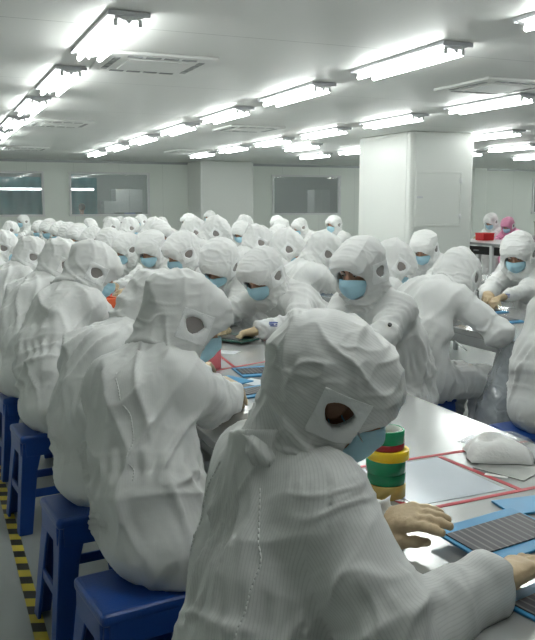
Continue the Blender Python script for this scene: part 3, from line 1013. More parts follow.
# the next room, seen through the windows
struct(box('wall_next_room', ((XL + XR) / 2, YB + 4.0, CEIL / 2), (XR - XL, 0.1, CEIL), M['room']))
for i, (x0, x1, lab) in enumerate(((0.7, 3.35, 'teal curtain hanging behind the window furthest along the back wall'), (3.45, 4.75, 'teal curtain behind the window with a dark haired head'))):
    bm = bmesh.new()
    n_ = int((x1 - x0) / 0.06)
    a = []
    for k in range(n_ + 1):
        x = x0 + (x1 - x0) * k / n_
        a.append((bm.verts.new((x, YB + 3.1 + 0.05 * math.sin(k * 1.1), 0.002)), bm.verts.new((x, YB + 3.1 + 0.05 * math.sin(k * 1.1), 2.3))))
    for p, q in zip(a, a[1:]):
        bm.faces.new((p[0], q[0], q[1], p[1])).smooth = True
    bmesh.ops.solidify(bm, geom=bm.faces[:], thickness=0.01)
    tag(obj('curtain', bm, M['teal']), lab, 'curtain')
for x0, x1, lab in ((1.95, 3.2, 'long lit tube lamp glowing before the teal curtain, left window'), (3.75, 4.62, 'lit tube lamp glowing above the dark haired head')):
    t = thing('wall_lamp', lab, 'lamp', ((x0 + x1) / 2, YB + 2.85, 1.95))
    bm = bmesh.new(); add_box(bm, (0, 0.05, 0), (x1 - x0, 0.05, 0.09), bevel=0.01); obj('housing', bm, M['housing'], t)
    bm = bmesh.new(); add_cyl(bm, (-(x1 - x0) / 2, 0, 0), ((x1 - x0) / 2, 0, 0), 0.016); obj('tube', bm, M['tube_dim'], t)
for (x, y, w, dd, hh, lab) in ((5.55, YB + 2.6, 0.8, 0.6, 1.95, 'tall grey cabinet behind the second window'), (4.95, YB + 2.2, 0.45, 0.5, 1.6, 'narrow grey cabinet right of the dark haired head'), (11.3, YB + 1.2, 0.55, 0.5, 1.95, 'grey shelf unit behind the window right of the far column')):
    t = thing('cabinet', lab, 'cabinet', (x, y, 0))
    box('body', (0, 0, hh / 2), (w, dd, hh), M['cabinet'], t, bevel=0.01)
    for k in (-1, 1):
        bm = bmesh.new(); add_box(bm, (k * w / 4, -dd / 2 - 0.008, hh / 2), (w / 2 - 0.02, 0.016, hh - 0.06), bevel=0.004)
        d_ = obj('door', bm, M['cabinet'], t)
        box('handle', (k * 0.04, -dd / 2 - 0.03, hh * 0.55), (0.015, 0.03, 0.12), M['endcap'], d_)
t = thing('machine', 'black low instrument on a ledge behind the second window', 'machine', (5.1, YB + 0.5, 0))
box('stand', (0, 0, 0.6), (0.75, 0.4, 1.2), M['cabinet'], t, bevel=0.01)
box('body', (0, 0, 1.25), (0.7, 0.36, 0.1), M['black'], t, bevel=0.02)
box('screen', (0, -0.185, 1.26), (0.3, 0.01, 0.06), M['logo'], t, bevel=0.002)

# ------------------------------------------------------------------ ceiling lights and air vents
def make_light():
    t = thing('ceiling_light', '', 'ceiling light')
    bm = bmesh.new()
    L = 1.30
    prof = [(-0.115, 0), (-0.115, -0.018), (-0.105, -0.026), (-0.03, -0.052), (0.03, -0.052), (0.105, -0.026), (0.115, -0.018), (0.115, 0)]
    A = [bm.verts.new((x, -L / 2, z)) for x, z in prof]; B = [bm.verts.new((x, L / 2, z)) for x, z in prof]
    n = len(prof)
    for i in range(n):
        j = (i + 1) % n
        bm.faces.new((A[i], A[j], B[j], B[i]))
    bm.faces.new(A[::-1]); bm.faces.new(B)
    bmesh.ops.recalc_face_normals(bm, faces=bm.faces)
    obj('housing', bm, M['housing'], t)
    for s in (-1, 1):
        bm = bmesh.new(); add_cyl(bm, (s * 0.072, -0.60, -0.071), (s * 0.072, 0.60, -0.071), 0.0165, n=12)
        obj('tube', bm, M['tube'], t)
        bm = bmesh.new(); add_box(bm, (s * 0.117, 0, -0.014), (0.010, L + 0.02, 0.020), bevel=0.003)
        obj('side_rail', bm, M['endcap'], t)
        bm = bmesh.new()
        add_box(bm, (0, s * (L / 2 + 0.005), -0.018), (0.25, 0.012, 0.030), bevel=0.004)
        bm2 = bm
        v = [bm2.verts.new((x, s * 0.628, z)) for x, z in ((-0.026, -0.040), (0.026, -0.040), (0, -0.072))]
        w = [bm2.verts.new((q.co.x, s * 0.640, q.co.z)) for q in v]
        bm2.faces.new(v); bm2.faces.new(w[::-1])
        for i in range(3):
            bm2.faces.new((v[i], v[(i + 1) % 3], w[(i + 1) % 3], w[i]))
        bmesh.ops.recalc_face_normals(bm2, faces=bm2.faces)
        obj('end_plate', bm2, M['endcap'], t)
        for k in (-1, 1):
            bm = bmesh.new(); add_box(bm, (k * 0.072, s * 0.611, -0.060), (0.026, 0.022, 0.044), bevel=0.006)
            obj('lamp_holder', bm, M['housing'], t)
    return t
ORD = ['first', 'second', 'third', 'fourth', 'fifth', 'sixth', 'seventh', 'eighth', 'ninth', 'tenth', 'eleventh', 'twelfth', 'thirteenth', 'fourteenth']
lights = []
for X, ys, where in ((1.14, [5.42 + 2.03 * k for k in range(-2, 7)], 'above the nearest worktable'),
                     (3.43, [5.42 + 2.03 * k for k in range(-1, 7)], 'above the second worktable'),
                     (5.68, [7.30 + 1.98 * k for k in range(-1, 6)], 'above the third line of tables')):
    seen = 0
    for y in ys:
        if y < 3.2 or (X > 5 and y < 7):
            lights.append((X, y, 'lit twin tube ceiling light %s, out of the picture overhead' % where, 'ceiling lights overhead ' + where))
        else:
            lights.append((X, y, 'lit twin tube ceiling light, %s along the row %s' % (ORD[seen], where), 'ceiling lights ' + where)); seen += 1
for X, y, w in ((6.72, 14.25, 'left of the pair beside the broad column'), (8.2, 16.7, 'just over the far window behind the broad column'), (8.2, 14.75, 'partly hidden by the left side of the broad column'),
                (8.32, 10.6, 'touching the right side of the broad column'), (8.2, 8.6, 'at the right picture edge, above column height'),
                (10.55, 12.8, 'to the right of and beyond the broad column'), (13.1, 15.1, 'furthest to the right, near the right wall corner'),
                (13.1, 10.5, None), (15.6, 13.2, 'added as fill outside the frame, first beyond the right picture edge'), (15.8, 17.0, 'added as fill just past the right picture edge near the back wall'), (11.0, 15.0, 'added as fill behind the broad column, first of the hidden ones'), (13.1, 19.2, 'added as fill behind the broad column, furthest of the hidden ones'), (18.2, 17.0, 'added as fill far to the right outside the picture, fourth line'), (18.2, 19.6, 'added as fill far to the right outside the picture, against the back wall'), (13.2, 12.8, 'added as fill outside the picture just right of the pink gown'), (20.3, 18.5, 'added as fill outside the picture beside the right wall'), (11.0, 17.3, 'added as fill behind the broad column, middle of the hidden ones')):  # this line: unseen fill lamps added to brighten the dark right back wall
    if w is None:
        lights.append((X, y, 'lit twin tube ceiling light added as fill outside the picture', 'added fill lights outside the picture'))
    else:
        lights.append((X, y, 'lit twin tube ceiling light ' + w, 'ceiling lights near the broad column'))
proto_light = None
for (x, y, lab, grp) in lights:
    if proto_light is None:
        proto_light = o = make_light(); o.location = (x, y, CEIL); o['label'] = lab; o['group'] = grp
    else:
        o = copy_thing(proto_light, (x, y, CEIL), 0, lab, grp)
for x, y, lab in ((2.2, YB + 1.6, 'added fill light in the room behind the curtained window'), (4.9, YB + 1.6, 'added fill light in the room behind the second window'), (10.4, YB + 1.8, 'added fill light in the room behind the window by the far column'), (19.6, YB + 1.8, 'added fill light in the room behind the window at the right edge')):  # unseen lamps added so the next room shows through the windows
    copy_thing(proto_light, (x, y, CEIL), PI / 2, lab, 'added fill lights of the next room')

def make_vent():
    t = thing('air_vent', '', 'air vent')
    bm = bmesh.new(); add_box(bm, (0, 0, -0.012), (0.84, 0.84, 0.024), bevel=0.008); obj('frame', bm, M['vent'], t)
    bm = bmesh.new(); add_box(bm, (0, 0, -0.027), (0.46, 0.46, 0.010), bevel=0.004); obj('intake_grille', bm, M['vent'], t)
    for k in range(4):
        bm = bmesh.new()
        a = k * PI / 2
        for j in range(4):
            add_box(bm, (math.cos(a) * 0.33 - math.sin(a) * (j - 1.5) * 0.14, math.sin(a) * 0.33 + math.cos(a) * (j - 1.5) * 0.14, -0.026),
                    (0.045, 0.11, 0.006), rot=Euler((0, 0, a)).to_matrix())
        obj('outlet_slot', bm, M['slot'], t)
    return t
vents = [(1.70, 6.40, 'square white ceiling vent nearest the first row of lights'), (5.02, 6.35, 'square white ceiling vent above the broad column side, at upper right'),
         (1.75, 11.6, 'shallow ceiling vent, second beyond the nearest light row'), (1.9, 17.1, 'furthest ceiling vent above the left windows'),
         (4.45, 11.3, 'ceiling vent between the two middle light rows'), (5.2, 16.7, 'ceiling vent near the distant column top')]
vp = None
for x, y, lab in vents:
    if vp is None:
        vp = make_vent(); vp.location = (x, y, CEIL); vp['label'] = lab; vp['group'] = 'ceiling vents'
    else:
        copy_thing(vp, (x, y, CEIL), 0, lab, 'ceiling vents')

# ------------------------------------------------------------------ tables
def table(label, x0, x1, y0, y1, zt=0.78, top=None):
    t = thing('worktable', label, 'table', ((x0 + x1) / 2, (y0 + y1) / 2, 0))
    w, l = x1 - x0, y1 - y0
    bm = bmesh.new(); add_box(bm, (0, 0, zt - 0.0175), (w, l, 0.035), bevel=0.004); obj('tabletop', bm, top or M['steel'], t)
    bm = bmesh.new()
    for s in (-1, 1):
        add_box(bm, (s * (w / 2 - 0.06), 0, zt - 0.07), (0.03, l - 0.08, 0.07))
    obj('apron', bm, M['leg_steel'], t)
    n = max(2, int(round(l / 2.2)) + 1)
    for k in range(n):
        for s in (-1, 1):
            bm = bmesh.new()
            yy = -l / 2 + 0.08 + (l - 0.16) * k / (n - 1)
            add_box(bm, (s * (w / 2 - 0.06), yy, (zt - 0.035) / 2), (0.04, 0.04, zt - 0.035), bevel=0.004)
            obj('leg', bm, M['leg_steel'], t)
    return t
T1 = (0.82, 1.77); T2 = (3.0, 3.96)
table('long shiny steel worktable in front with red tape marks', T1[0], T1[1], -0.35, 13.0)
table('second long steel worktable with a plastic bag hung from its edge', T2[0], T2[1], 2.25, 13.4)
table('empty grey steel table in front of the broad column', 5.05, 6.05, 4.6, 7.05)
table('far steel worktable left of the broad column', 5.3, 6.2, 11.0, 15.2)
t = thing('workbench', 'grey steel workbench with drawers and a red bin on top, right of the column', 'workbench', (8.9, 11.0, 0))
box('worktop', (0, 0, 0.88), (1.0, 2.4, 0.04), M['leg_steel'], t, bevel=0.004)
for k in range(3):
    d_ = box('drawer', (-0.44, -0.75 + 0.75 * k, 0.77), (0.06, 0.62, 0.13), M['black'], t, bevel=0.006)
    box('handle', (-0.48, -0.75 + 0.75 * k, 0.77), (0.02, 0.12, 0.02), M['leg_steel'], d_)
for x in (-0.45, 0.45):
    for y in (-1.13, -0.38, 0.38, 1.13):
        box('leg', (x, y, 0.43), (0.07, 0.07, 0.86), M['housing'], t, bevel=0.005)
box('shelf', (0.0, 0, 0.22), (0.9, 2.25, 0.03), M['housing'], t)
box('panel', (-0.42, 0.75, 0.47), (0.02, 0.66, 0.42), M['housing'], t, bevel=0.003)

# ------------------------------------------------------------------ blue plastic stools
def make_stool():
    t = thing('plastic_stool', '', 'stool')
    H = 0.47
    bm = bmesh.new()
    add_box(bm, (0, 0, H - 0.02), (0.31, 0.27, 0.04), bevel=0.016, seg=3)
    for s in (-1, 1):
        add_box(bm, (s * 0.146, 0, H - 0.065), (0.014, 0.225, 0.075), bevel=0.005)
        add_box(bm, (0, s * 0.126, H - 0.065), (0.265, 0.014, 0.075), bevel=0.005)
    obj('seat', bm, M['stool'], t, smooth=False)
    for sx in (-1, 1):
        for sy in (-1, 1):
            bm = bmesh.new()
            tp = Vector((sx * 0.125, sy * 0.105, H - 0.05)); bt = Vector((sx * 0.165, sy * 0.145, 0.0))
            rings = []
            for z, w in ((0.0, 0.062), (0.30, 0.074), (H - 0.03, 0.10)):
                f = z / (H - 0.05)
                c = bt.lerp(tp, f) + Vector((sx * 0.02, sy * 0.02, 0))
                pts = [(0, 0), (-w, 0), (-w, -0.012), (-0.014, -0.014), (-0.012, -w), (0, -w)]
                rings.append([bm.verts.new((c.x + sx * p[0], c.y + sy * p[1], z)) for p in pts])
            for A, B in zip(rings, rings[1:]):
                for i in range(6):
                    j = (i + 1) % 6
                    bm.faces.new((A[i], A[j], B[j], B[i]))
            bm.faces.new(rings[0]); bm.faces.new(rings[-1][::-1])
            bmesh.ops.recalc_face_normals(bm, faces=bm.faces)
            bmesh.ops.bevel(bm, geom=bm.edges[:], offset=0.003, segments=1, affect='EDGES')
            obj('leg', bm, M['stool'], t)
    for s in (-1, 1):
        box('rail', (s * 0.158, 0, 0.19), (0.012, 0.22, 0.04), M['stool'], t, bevel=0.004)
        box('rail', (0, s * 0.138, 0.19), (0.26, 0.012, 0.04), M['stool'], t, bevel=0.004)
    return t
STOOL = None
def stool(x, y, rz, lab, grp='blue plastic stools'):
    global STOOL
    if STOOL is None:
        STOOL = make_stool(); STOOL.location = (x, y, 0); STOOL.rotation_euler = (0, 0, rz); STOOL['label'] = lab; STOOL['group'] = grp
    else:
        copy_thing(STOOL, (x, y, 0), rz, lab, grp)
#@@PEOPLE

# ------------------------------------------------------------------ people
def to_local(seat, yaw, p):
    a = math.radians(yaw); dx, dy = p[0] - seat[0], p[1] - seat[1]
    return (dx * math.cos(a) + dy * math.sin(a), -dx * math.sin(a) + dy * math.cos(a), p[2])

def person_at(seat, yaw, head, hw, hL, hR, label, group=None, h=0.012, hb=0.014, hh=0.008, hg=0.006, suit=None, **kw):
    sp = dict(head=to_local(seat, yaw, head), hrot=((hw[0] - yaw + 180) % 360 - 180, hw[1], hw[2]),
              handL=to_local(seat, yaw, hL), handR=to_local(seat, yaw, hR), **kw)
    kit = build_person(sp, h, hb, hh, hg, suit, kw.get('fold', 1.0))
    root = assemble(kit, (seat[0], seat[1], 0), math.radians(yaw), label, group)
    return root, kit

GA = 'workers along the left side of the front table'
GB = 'workers along the right side of the front table'
GC = 'workers along the left side of the second table'
GD = 'workers along the right side of the second table'
GE = 'workers at the far tables'

P1, K1 = person_at((0.56, 1.37), 2, (0.782, 1.475, 1.150), (-22, 31, 4), (0.925, 1.51, 0.825), (0.965, 1.17, 0.825),
    'nearest worker in white hooded coverall, holding a blue board beside a tape stack', GA, h=0.0065, hb=0.0075, hh=0.0042, hg=0.0032,
    suit=M['suit_striped'], seed=1, slv=1.25, back_fold=0.75, hback=0.012, rake=0.32, hood=1.13, brim=1.15, shw=0.148, curl=0.35, knee=0.15, hunch=-0.025, collar=0.118, poleR=(0.1, -0.75, -0.7), poleL=(-0.1, 0.7, -0.7), frollR=10, frollL=-25, net=False, patch=True)
P2, K2 = person_at((0.61, 2.22), 13, (0.765, 2.48, 1.18), (-6, 28, 0), (1.10, 2.95, 0.82), (1.03, 2.74, 0.825),
    'worker second along the near bench, white hood turned away, seated on blue stool', GA, h=0.0075, hb=0.011, hh=0.005, hg=0.005,
    suit=M['suit'], seed=2, curl=0.6, hunch=0.08, poleR=(-0.2, -0.8, -0.5))
P3, K3 = person_at((0.57, 2.88), 20, (0.84, 3.14, 1.12), (5, 42, 0), (1.1, 3.5, 0.82), (1.05, 3.25, 0.83),
    'hunched white worker whose head is hidden behind the second hood', GA, h=0.009, hb=0.014, hh=0.008, suit=M['suit'], seed=3, hunch=0.10)
P4, K4 = person_at((0.55, 3.92), 20, (0.80, 4.25, 1.20), (-5, 32, 0), (1.10, 4.6, 0.82), (1.05, 4.35, 0.83),
    'white worker behind the hunched one, grey ear window facing us, orange box ahead', GA, h=0.010, hb=0.014, hh=0.007, suit=M['suit'], seed=4)
P5, K5 = person_at((0.49, 4.72), 18, (0.77, 5.10, 1.175), (0, 30, 0), (1.10, 5.4, 0.82), (1.05, 5.15, 0.83),
    'white worker fifth along the near bench, narrow hood between two larger hoods', GA, h=0.012, hb=0.015, hh=0.009, seed=5)
F1, KF1 = person_at((2.17, 3.44), 204, (1.92, 3.42, 1.235), (210, 18, 0), (1.62, 3.05, 0.83), (1.58, 3.42, 0.84),
    'tall masked worker facing us across the front table, black snap on sleeve', GB, h=0.0085, hb=0.0055, hh=0.005, suit=M['suit'], seed=6, hunch=0.04, curl=0.5)
F2, KF2 = person_at((2.14, 4.28), 200, (1.80, 4.38, 1.135), (212, 34, 0), (1.66, 4.10, 0.84), (1.56, 4.40, 0.85),
    'masked worker with blue chest print and both gloved hands on a dark board', GB, h=0.009, hb=0.006, hh=0.005, hg=0.0045, suit=M['suit'], seed=7, hunch=0.06, curl=0.8,
    poleL=(-0.1, 1.0, -0.15), poleR=(-0.1, -0.9, -0.15))
F3, KF3 = person_at((2.10, 4.98), 190, (1.74, 4.97, 1.155), (222, 42, -10), (1.50, 4.75, 0.83), (1.48, 5.1, 0.83),
    'worker with head bowed low behind the blue chest print worker', GB, h=0.010, hb=0.008, hh=0.006, seed=8)
F5, KF5 = person_at((2.08, 5.75), 182, (1.73, 5.78, 1.185), (190, 28, 0), (1.45, 5.55, 0.83), (1.45, 5.95, 0.83),
    'worker in profile facing left with round ear window, beyond the second hood', GB, h=0.012, hb=0.010, hh=0.007, seed=9)
F4, KF4 = person_at((2.08, 6.70), 195, (1.74, 6.72, 1.16), (228, 30, 0), (1.47, 6.45, 0.84), (1.45, 6.78, 0.85),
    'masked worker facing us with raised gloves by the orange box', GB, h=0.012, hb=0.009, hh=0.007, seed=10, curl=0.9)
C1, KC1 = person_at((2.52, 3.77), 8, (2.87, 3.91, 1.12), (24, 55, 0), (3.15, 4.02, 0.83), (3.02, 3.68, 0.83),
    'broad backed worker on blue stool at the second table, hood drooping forward', GC, h=0.0095, hb=0.014, hh=0.007, suit=M['suit'], seed=11, hunch=0.12, knee=0.10,
    poleR=(-0.1, -0.8, -0.4))
CR, KCR = person_at((2.72, 2.93), 4, (3.08, 3.02, 1.18), (-5, 35, 0), (3.38, 3.16, 0.83), (3.35, 2.84, 0.83),
    'worker cut off by the right picture edge, back and blue stool showing', GC, h=0.0095, hb=0.015, hh=0.009, suit=M['suit'], seed=12, hunch=0.10)
C2, KC2 = person_at((2.52, 4.48), 10, (2.82, 4.52, 1.15), (-12, 42, 0), (3.2, 4.7, 0.83), (3.18, 4.35, 0.83),
    'worker bent over with an ear window showing, left of the drooping hood', GC, h=0.012, hb=0.010, hh=0.007, seed=13)
D1, KD1 = person_at((4.44, 4.92), 206, (4.10, 4.86, 1.18), (214, 30, 0), (3.82, 4.66, 0.87), (3.80, 4.80, 0.88),
    'masked worker with clasped gloves at the second table, far right', GD, h=0.0095, hb=0.0065, hh=0.006, suit=M['suit'], seed=14, curl=1.0)

KITS = {}
def template(name, root, kit):
    KITS[name] = (root, np.asarray(kit['head']))
template('profile', P5, K5); template('turned', F4, KF4); template('side', F5, KF5); template('bowed', F3, KF3); template('bent', C2, KC2); template('facing', D1, KD1)
UP, KUP = person_at((5.55, 12.05), 180, (5.30, 12.00, 1.20), (205, 8, 0), (4.95, 11.8, 0.84), (4.95, 12.2, 0.84),
    'upright masked worker right beside the broad column, facing left', GE, h=0.014, hb=0.012, hh=0.009, seed=20)
UP.location = (6.42, 11.9, 0)
template('upright', UP, KUP)

def copy_person(kind, head, yaw, label, group, hyaw=None):
    src, hl = KITS[kind]
    k = head[2] / hl[2]
    a = math.radians(yaw)
    x = head[0] - k * (hl[0] * math.cos(a) - hl[1] * math.sin(a)); y = head[1] - k * (hl[0] * math.sin(a) + hl[1] * math.cos(a))
    r = copy_thing(src, (x, y, 0), a, label, group)
    r.scale = (k, k, k)
    return r

far = [
 # near bench, further along
 ('profile', (0.75, 6.55, 1.14), 14, 'white worker with a big hood at the far left, half behind the narrow hood', GA),
 ('profile', (0.64, 7.75, 1.15), 10, 'worker whose hood touches the left picture edge', GA),
 # the other side of the front table
 ('side', (1.72, 7.55, 1.12), 186, 'worker in the white crowd directly behind the masked one with raised gloves', GB),
 ('bowed', (1.72, 8.40, 1.13), 184, 'bowed worker in the crowd above the big ear windows at left', GB),
 ('side', (1.72, 9.30, 1.13), 180, 'worker in left facing profile, seventh along the far side of the front table', GB),
 ('turned', (1.72, 10.25, 1.14), 188, 'worker in the left crowd whose hood hides the one below the second window', GB),
 ('bowed', (1.72, 11.0, 1.13), 184, 'worker ninth along the far side of the front table', GB),
 ('side', (1.72, 11.80, 1.14), 178, 'worker tenth along the far side of the front table', GB),
 ('turned', (1.72, 12.92, 1.15), 184, 'worker below the gap between the two left windows', GB),
 ('facing', (1.78, 14.6, 1.10), 196, 'blue masked worker at the far left, below the curtained window', GB),
 ('profile', (1.30, 14.3, 1.10), 14, 'worker facing right below the curtained window at far left', GB),
 ('upright', (1.92, 18.4, 1.15), 186, 'most distant worker at far left, head against the curtained window sill', GB),
 # second table, left side
 ('bent', (2.82, 5.53, 1.17), 6, 'bent worker with ear window, left shoulder beside the tall masked worker', GC),
 ('bent', (2.82, 6.22, 1.17), 0, 'bent worker with ear window behind the blue chest print worker', GC),
 ('profile', (2.86, 7.0, 1.19), 8, 'worker showing a rounded white back in mid crowd', GC),
 ('bent', (2.82, 8.05, 1.24), -4, 'worker with small ear window, left of the rounded white back', GC),
 ('bent', (2.80, 8.75, 1.22), 8, 'worker leaning right, second left of the rounded white back', GC),
 ('facing', (2.62, 9.55, 1.18), 262, 'worker with bare brown forehead, mid crowd left of centre', GC),
 ('bent', (2.82, 10.56, 1.19), 8, 'worker bent right, below the wall between window and far column', GC),
 ('profile', (2.82, 12.01, 1.18), 12, 'worker below the right end of the second window', GC),
 ('profile', (2.82, 13.3, 1.16), 10, 'worker below the middle of the second window', GC),
 ('turned', (2.62, 14.2, 1.13), 255, 'worker below the dark haired head, in the last rows', GC),
 # second table, right side
 ('turned', (4.1, 6.12, 1.15), 186, 'masked worker in front of the broad column base', GD),
 ('side', (4.1, 9.4, 1.13), 184, 'worker turned left behind the two bent workers', GD),
 ('turned', (4.1, 10.75, 1.14), 188, 'worker left of centre in the far crowd, under the far column', GD),
 ('side', (4.1, 11.9, 1.17), 182, 'worker under the left half of the far column', GD),
 ('upright', (4.1, 13.24, 1.22), 182, 'upright worker left of the far column, dark gap behind', GD),
 ('facing', (4.1, 15.0, 1.13), 186, 'worker in the last rows left of the far column', GD),
 ('upright', (4.1, 16.6, 1.17), 184, 'masked upright worker right of the second window corner', GD),
 ('side', (4.1, 18.6, 1.10), 182, 'worker third from last under the second window', GD),
 ('side', (4.1, 19.9, 1.08), 184, 'last worker under the second window', GD),
 # far tables
 ('turned', (5.05, 11.45, 1.15), 190, 'worker just left of the one with the orange box, far crowd', GE),
 ('profile', (5.05, 12.98, 1.19), 10, 'worker facing right under the right edge of the far column', GE),
 ('side', (5.9, 12.6, 1.14), 184, 'worker leaning left over a small orange box', GE),
 ('turned', (6.3, 14.51, 1.15), 188, 'worker under the wall beside the far column', GE),
 ('upright', (6.1, 18.0, 1.22), 184, 'upright worker standing out against the far column', GE),
 ('facing', (9.95, 12.60, 1.20), 196, 'white worker behind the red bin, right of the broad column', GE),
]
for f in far:
    copy_person(*f)
# the pink gown
pk = copy_person('facing', (9.95, 12.1, 1.14), 200, 'worker in a pink hooded gown at the workbench', GE)
for ch in pk.children:
    if ch.name.split('.')[0] in ('hood', 'coverall'):
        ch.data = ch.data.copy(); ch.data.materials.clear(); ch.data.materials.append(M['suit_pink'])

# sewn seams down the back of the nearest gowns
def seam(root, kit, pts):
    from mathutils.bvhtree import BVHTree
    bm0 = bmesh.new(); bm0.from_mesh(kit['cov']); tr = BVHTree.FromBMesh(bm0); bm0.free()
    out = []
    back = Vector(kit['back'])
    for p in pts:
        p = Vector(p); h_ = tr.ray_cast(p + back * 0.5, -back)
        if h_[0] is not None:
            out.append(h_[0] + h_[1] * 0.0005)
    if len(out) < 3:
        return
    for _ in range(2):
        out = [out[0]] + [(a + b * 2 + c) / 4 for a, b, c in zip(out, out[1:], out[2:])] + [out[-1]]
    bm = bmesh.new()
    for a_, b_ in zip(out, out[1:]):
        if (b_ - a_).length < 0.06:
            add_cyl(bm, a_, b_, 0.0019, n=6)
    obj('seam', bm, M['suit'], root)
for root, kit in ((P1, K1), (P2, K2)):
    Nk_, U_, lat_ = kit['Nk'], kit['U'], kit['lat']
    ax = norm(Nk_ - U_)
    for sgn in (-1, 1):
        seam(root, kit, [Nk_ + lat_ * sgn * (0.085 + 0.055 * min(1, t_ / 0.12)) - ax * (0.06 + t_) for t_ in np.linspace(0, 0.34, 36)])

# small marks on the gowns
def dot_on(root, kit, name, loc_local, r, mat, nrm):
    bm = bmesh.new(); n = Vector(nrm).normalized(); c = Vector(loc_local)
    add_cyl(bm, c - n * 0.006, c + n * 0.004, r, n=16)
    return obj(name, bm, mat, root)

def surf_point(me, origin, direction):
    from mathutils.bvhtree import BVHTree
    bm = bmesh.new(); bm.from_mesh(me)
    tr = BVHTree.FromBMesh(bm); bm.free()
    return tr.ray_cast(Vector(origin), Vector(direction).normalized())
def world_mark(root, kit, uvz, cam=(0, 0, CAM_H)):
    """first point of the coverall on the line from the doorway viewpoint to a spot inside the body"""
    root_m = Matrix.Translation(root.location) @ root.rotation_euler.to_matrix().to_4x4()
    inv = root_m.inverted()
    o = inv @ Vector(cam); p = inv @ Vector(uvz)
    return surf_point(kit['cov'], o, p - o)
o = box('paper_card', (0, 0, 0), (0.075, 0.05, 0.003), M['white_sheet'], rot=Euler((0.5, 0.5, 0.3)).to_matrix()); o.location = (2.66, 3.58, 0.775)
tag(o, 'small white card sticking out below the sleeve of the broad backed worker', 'card')
hit = world_mark(F1, KF1, (2.02, 3.28, 0.97))
if hit[0] is not None:
    dot_on(F1, KF1, 'snap_button', hit[0], 0.010, M['black'], hit[1])
for root, kit, tgt in ((F2, KF2, (1.72, 4.00, 0.89)), (D1, KD1, (3.99, 4.83, 0.86))):
    hit = world_mark(root, kit, tgt)
    if hit[0] is not None:
        n = Vector(hit[1]); q = n.to_track_quat('Z', 'Y').to_matrix()
        bm = bmesh.new()
        for k, (dx, dy, w, hgt) in enumerate(((0, 0.009, 0.050, 0.005), (-0.010, -0.001, 0.030, 0.005), (0.018, -0.001, 0.010, 0.005), (0.004, -0.011, 0.040, 0.004))):
            add_box(bm, Vector(hit[0]) + q @ Vector((dx, dy, 0.004)), (w, hgt, 0.004), rot=q)
        obj('chest_print', bm, M['logo'], root)

# stools under the ones whose seats the room shows
for x, y, rz, lab in ((0.50, 2.14, 0.12, 'blue plastic stool under the second worker of the near bench, lower left'),
                      (0.49, 2.84, 0.1, 'tall looking blue plastic stool second from the bottom left corner'),
                      (0.48, 3.92, 0.1, 'third blue plastic stool from the camera along the hazard tape'),
                      (0.47, 4.72, 0.1, 'fourth blue plastic stool from the camera along the hazard tape'),
                      (0.46, 6.2, 0.05, 'fifth blue plastic stool from the camera, at the left picture edge'),
                      (0.53, 1.33, 0.1, 'blue plastic stool under the nearest worker'),
                      (2.55, 3.78, 0.05, 'blue plastic stool under the broad backed worker at the second table'),
                      (2.65, 2.99, 0.05, 'blue plastic stool at the right picture edge'),
                      (2.20, 3.44, 0.0, 'blue plastic stool under the tall masked worker'),
                      (2.13, 4.26, 0.0, 'blue plastic stool under the worker with the blue chest print'),
                      (4.44, 4.92, 0.0, 'blue plastic stool under the masked worker with clasped gloves')):
    stool(x, y, rz, lab)

# the person behind the second window
def simple_person():
    t = thing('person', 'person with short dark hair seated behind the second window', 'person', (3.97, YB + 1.25, 0), PI / 2)
    f = union([rcone((0, 0.05, 0.6), (0, 0.06, 1.05), 0.14, 0.12), rcone((0, -0.05, 0.6), (0, -0.06, 1.05), 0.14, 0.12), rcone((0, -0.16, 1.12), (0, 0.16, 1.12), 0.06, 0.06),
               rcone((0, 0.18, 1.1), (0.02, 0.24, 0.85), 0.05, 0.045), rcone((0, -0.18, 1.1), (0.02, -0.24, 0.85), 0.05, 0.045), rcone((0.02, 0.24, 0.85), (0.25, 0.2, 0.8), 0.042, 0.035), rcone((0.02, -0.24, 0.85), (0.25, -0.2, 0.8), 0.042, 0.035),
               rcone((0, 0, 1.1), (0.01, 0, 1.3), 0.06, 0.05), rcone((0, 0.1, 0.56), (0.4, 0.1, 0.5), 0.09, 0.07), rcone((0, -0.1, 0.56), (0.4, -0.1, 0.5), 0.09, 0.07), rcone((0.4, 0.1, 0.5), (0.38, 0.1, 0.06), 0.06, 0.05), rcone((0.4, -0.1, 0.5), (0.38, -0.1, 0.06), 0.06, 0.05)], 0.05)
    g = lambda p: smin(f(p), HEAD(p - np.array([0.02, 0, 1.40])), 0.02)
    Vv, Q = surface(g, (-0.3, -0.4, 0), (0.6, 0.4, 1.6), 0.012, 0.02)
    link(bpy.data.objects.new('body', mesh_np('body', Vv, Q, M['skin'])), t)
    j = lambda p: np.maximum(np.maximum(f(p) - 0.012, p[:, 2] - 1.2), np.maximum(0.45 - p[:, 2], np.maximum(p[:, 0] - 0.2, -9)))
    Vv, Q = surface(j, (-0.3, -0.4, 0.35), (0.6, 0.4, 1.6), 0.012, 0.02)
    link(bpy.data.objects.new('jacket', mesh_np('jacket', Vv, Q, M['darkcloth'])), t)
    hr = lambda p: np.maximum(ell((0.005, 0, 1.445), (0.115, 0.095, 0.105))(p), (p[:, 0] - 0.02) * 0.75 - (p[:, 2] - 1.44) * 0.65 - 0.01)
    Vv, Q = surface(hr, (-0.2, -0.2, 1.25), (0.25, 0.2, 1.6), 0.01, 0.02)
    link(bpy.data.objects.new('hair', mesh_np('hair', Vv, Q, M['brow'])), t)
simple_person()
s_ = copy_thing(STOOL, (3.97, YB + 1.25, 0), 0, 'blue plastic stool under the dark haired person behind the window', 'blue plastic stools')

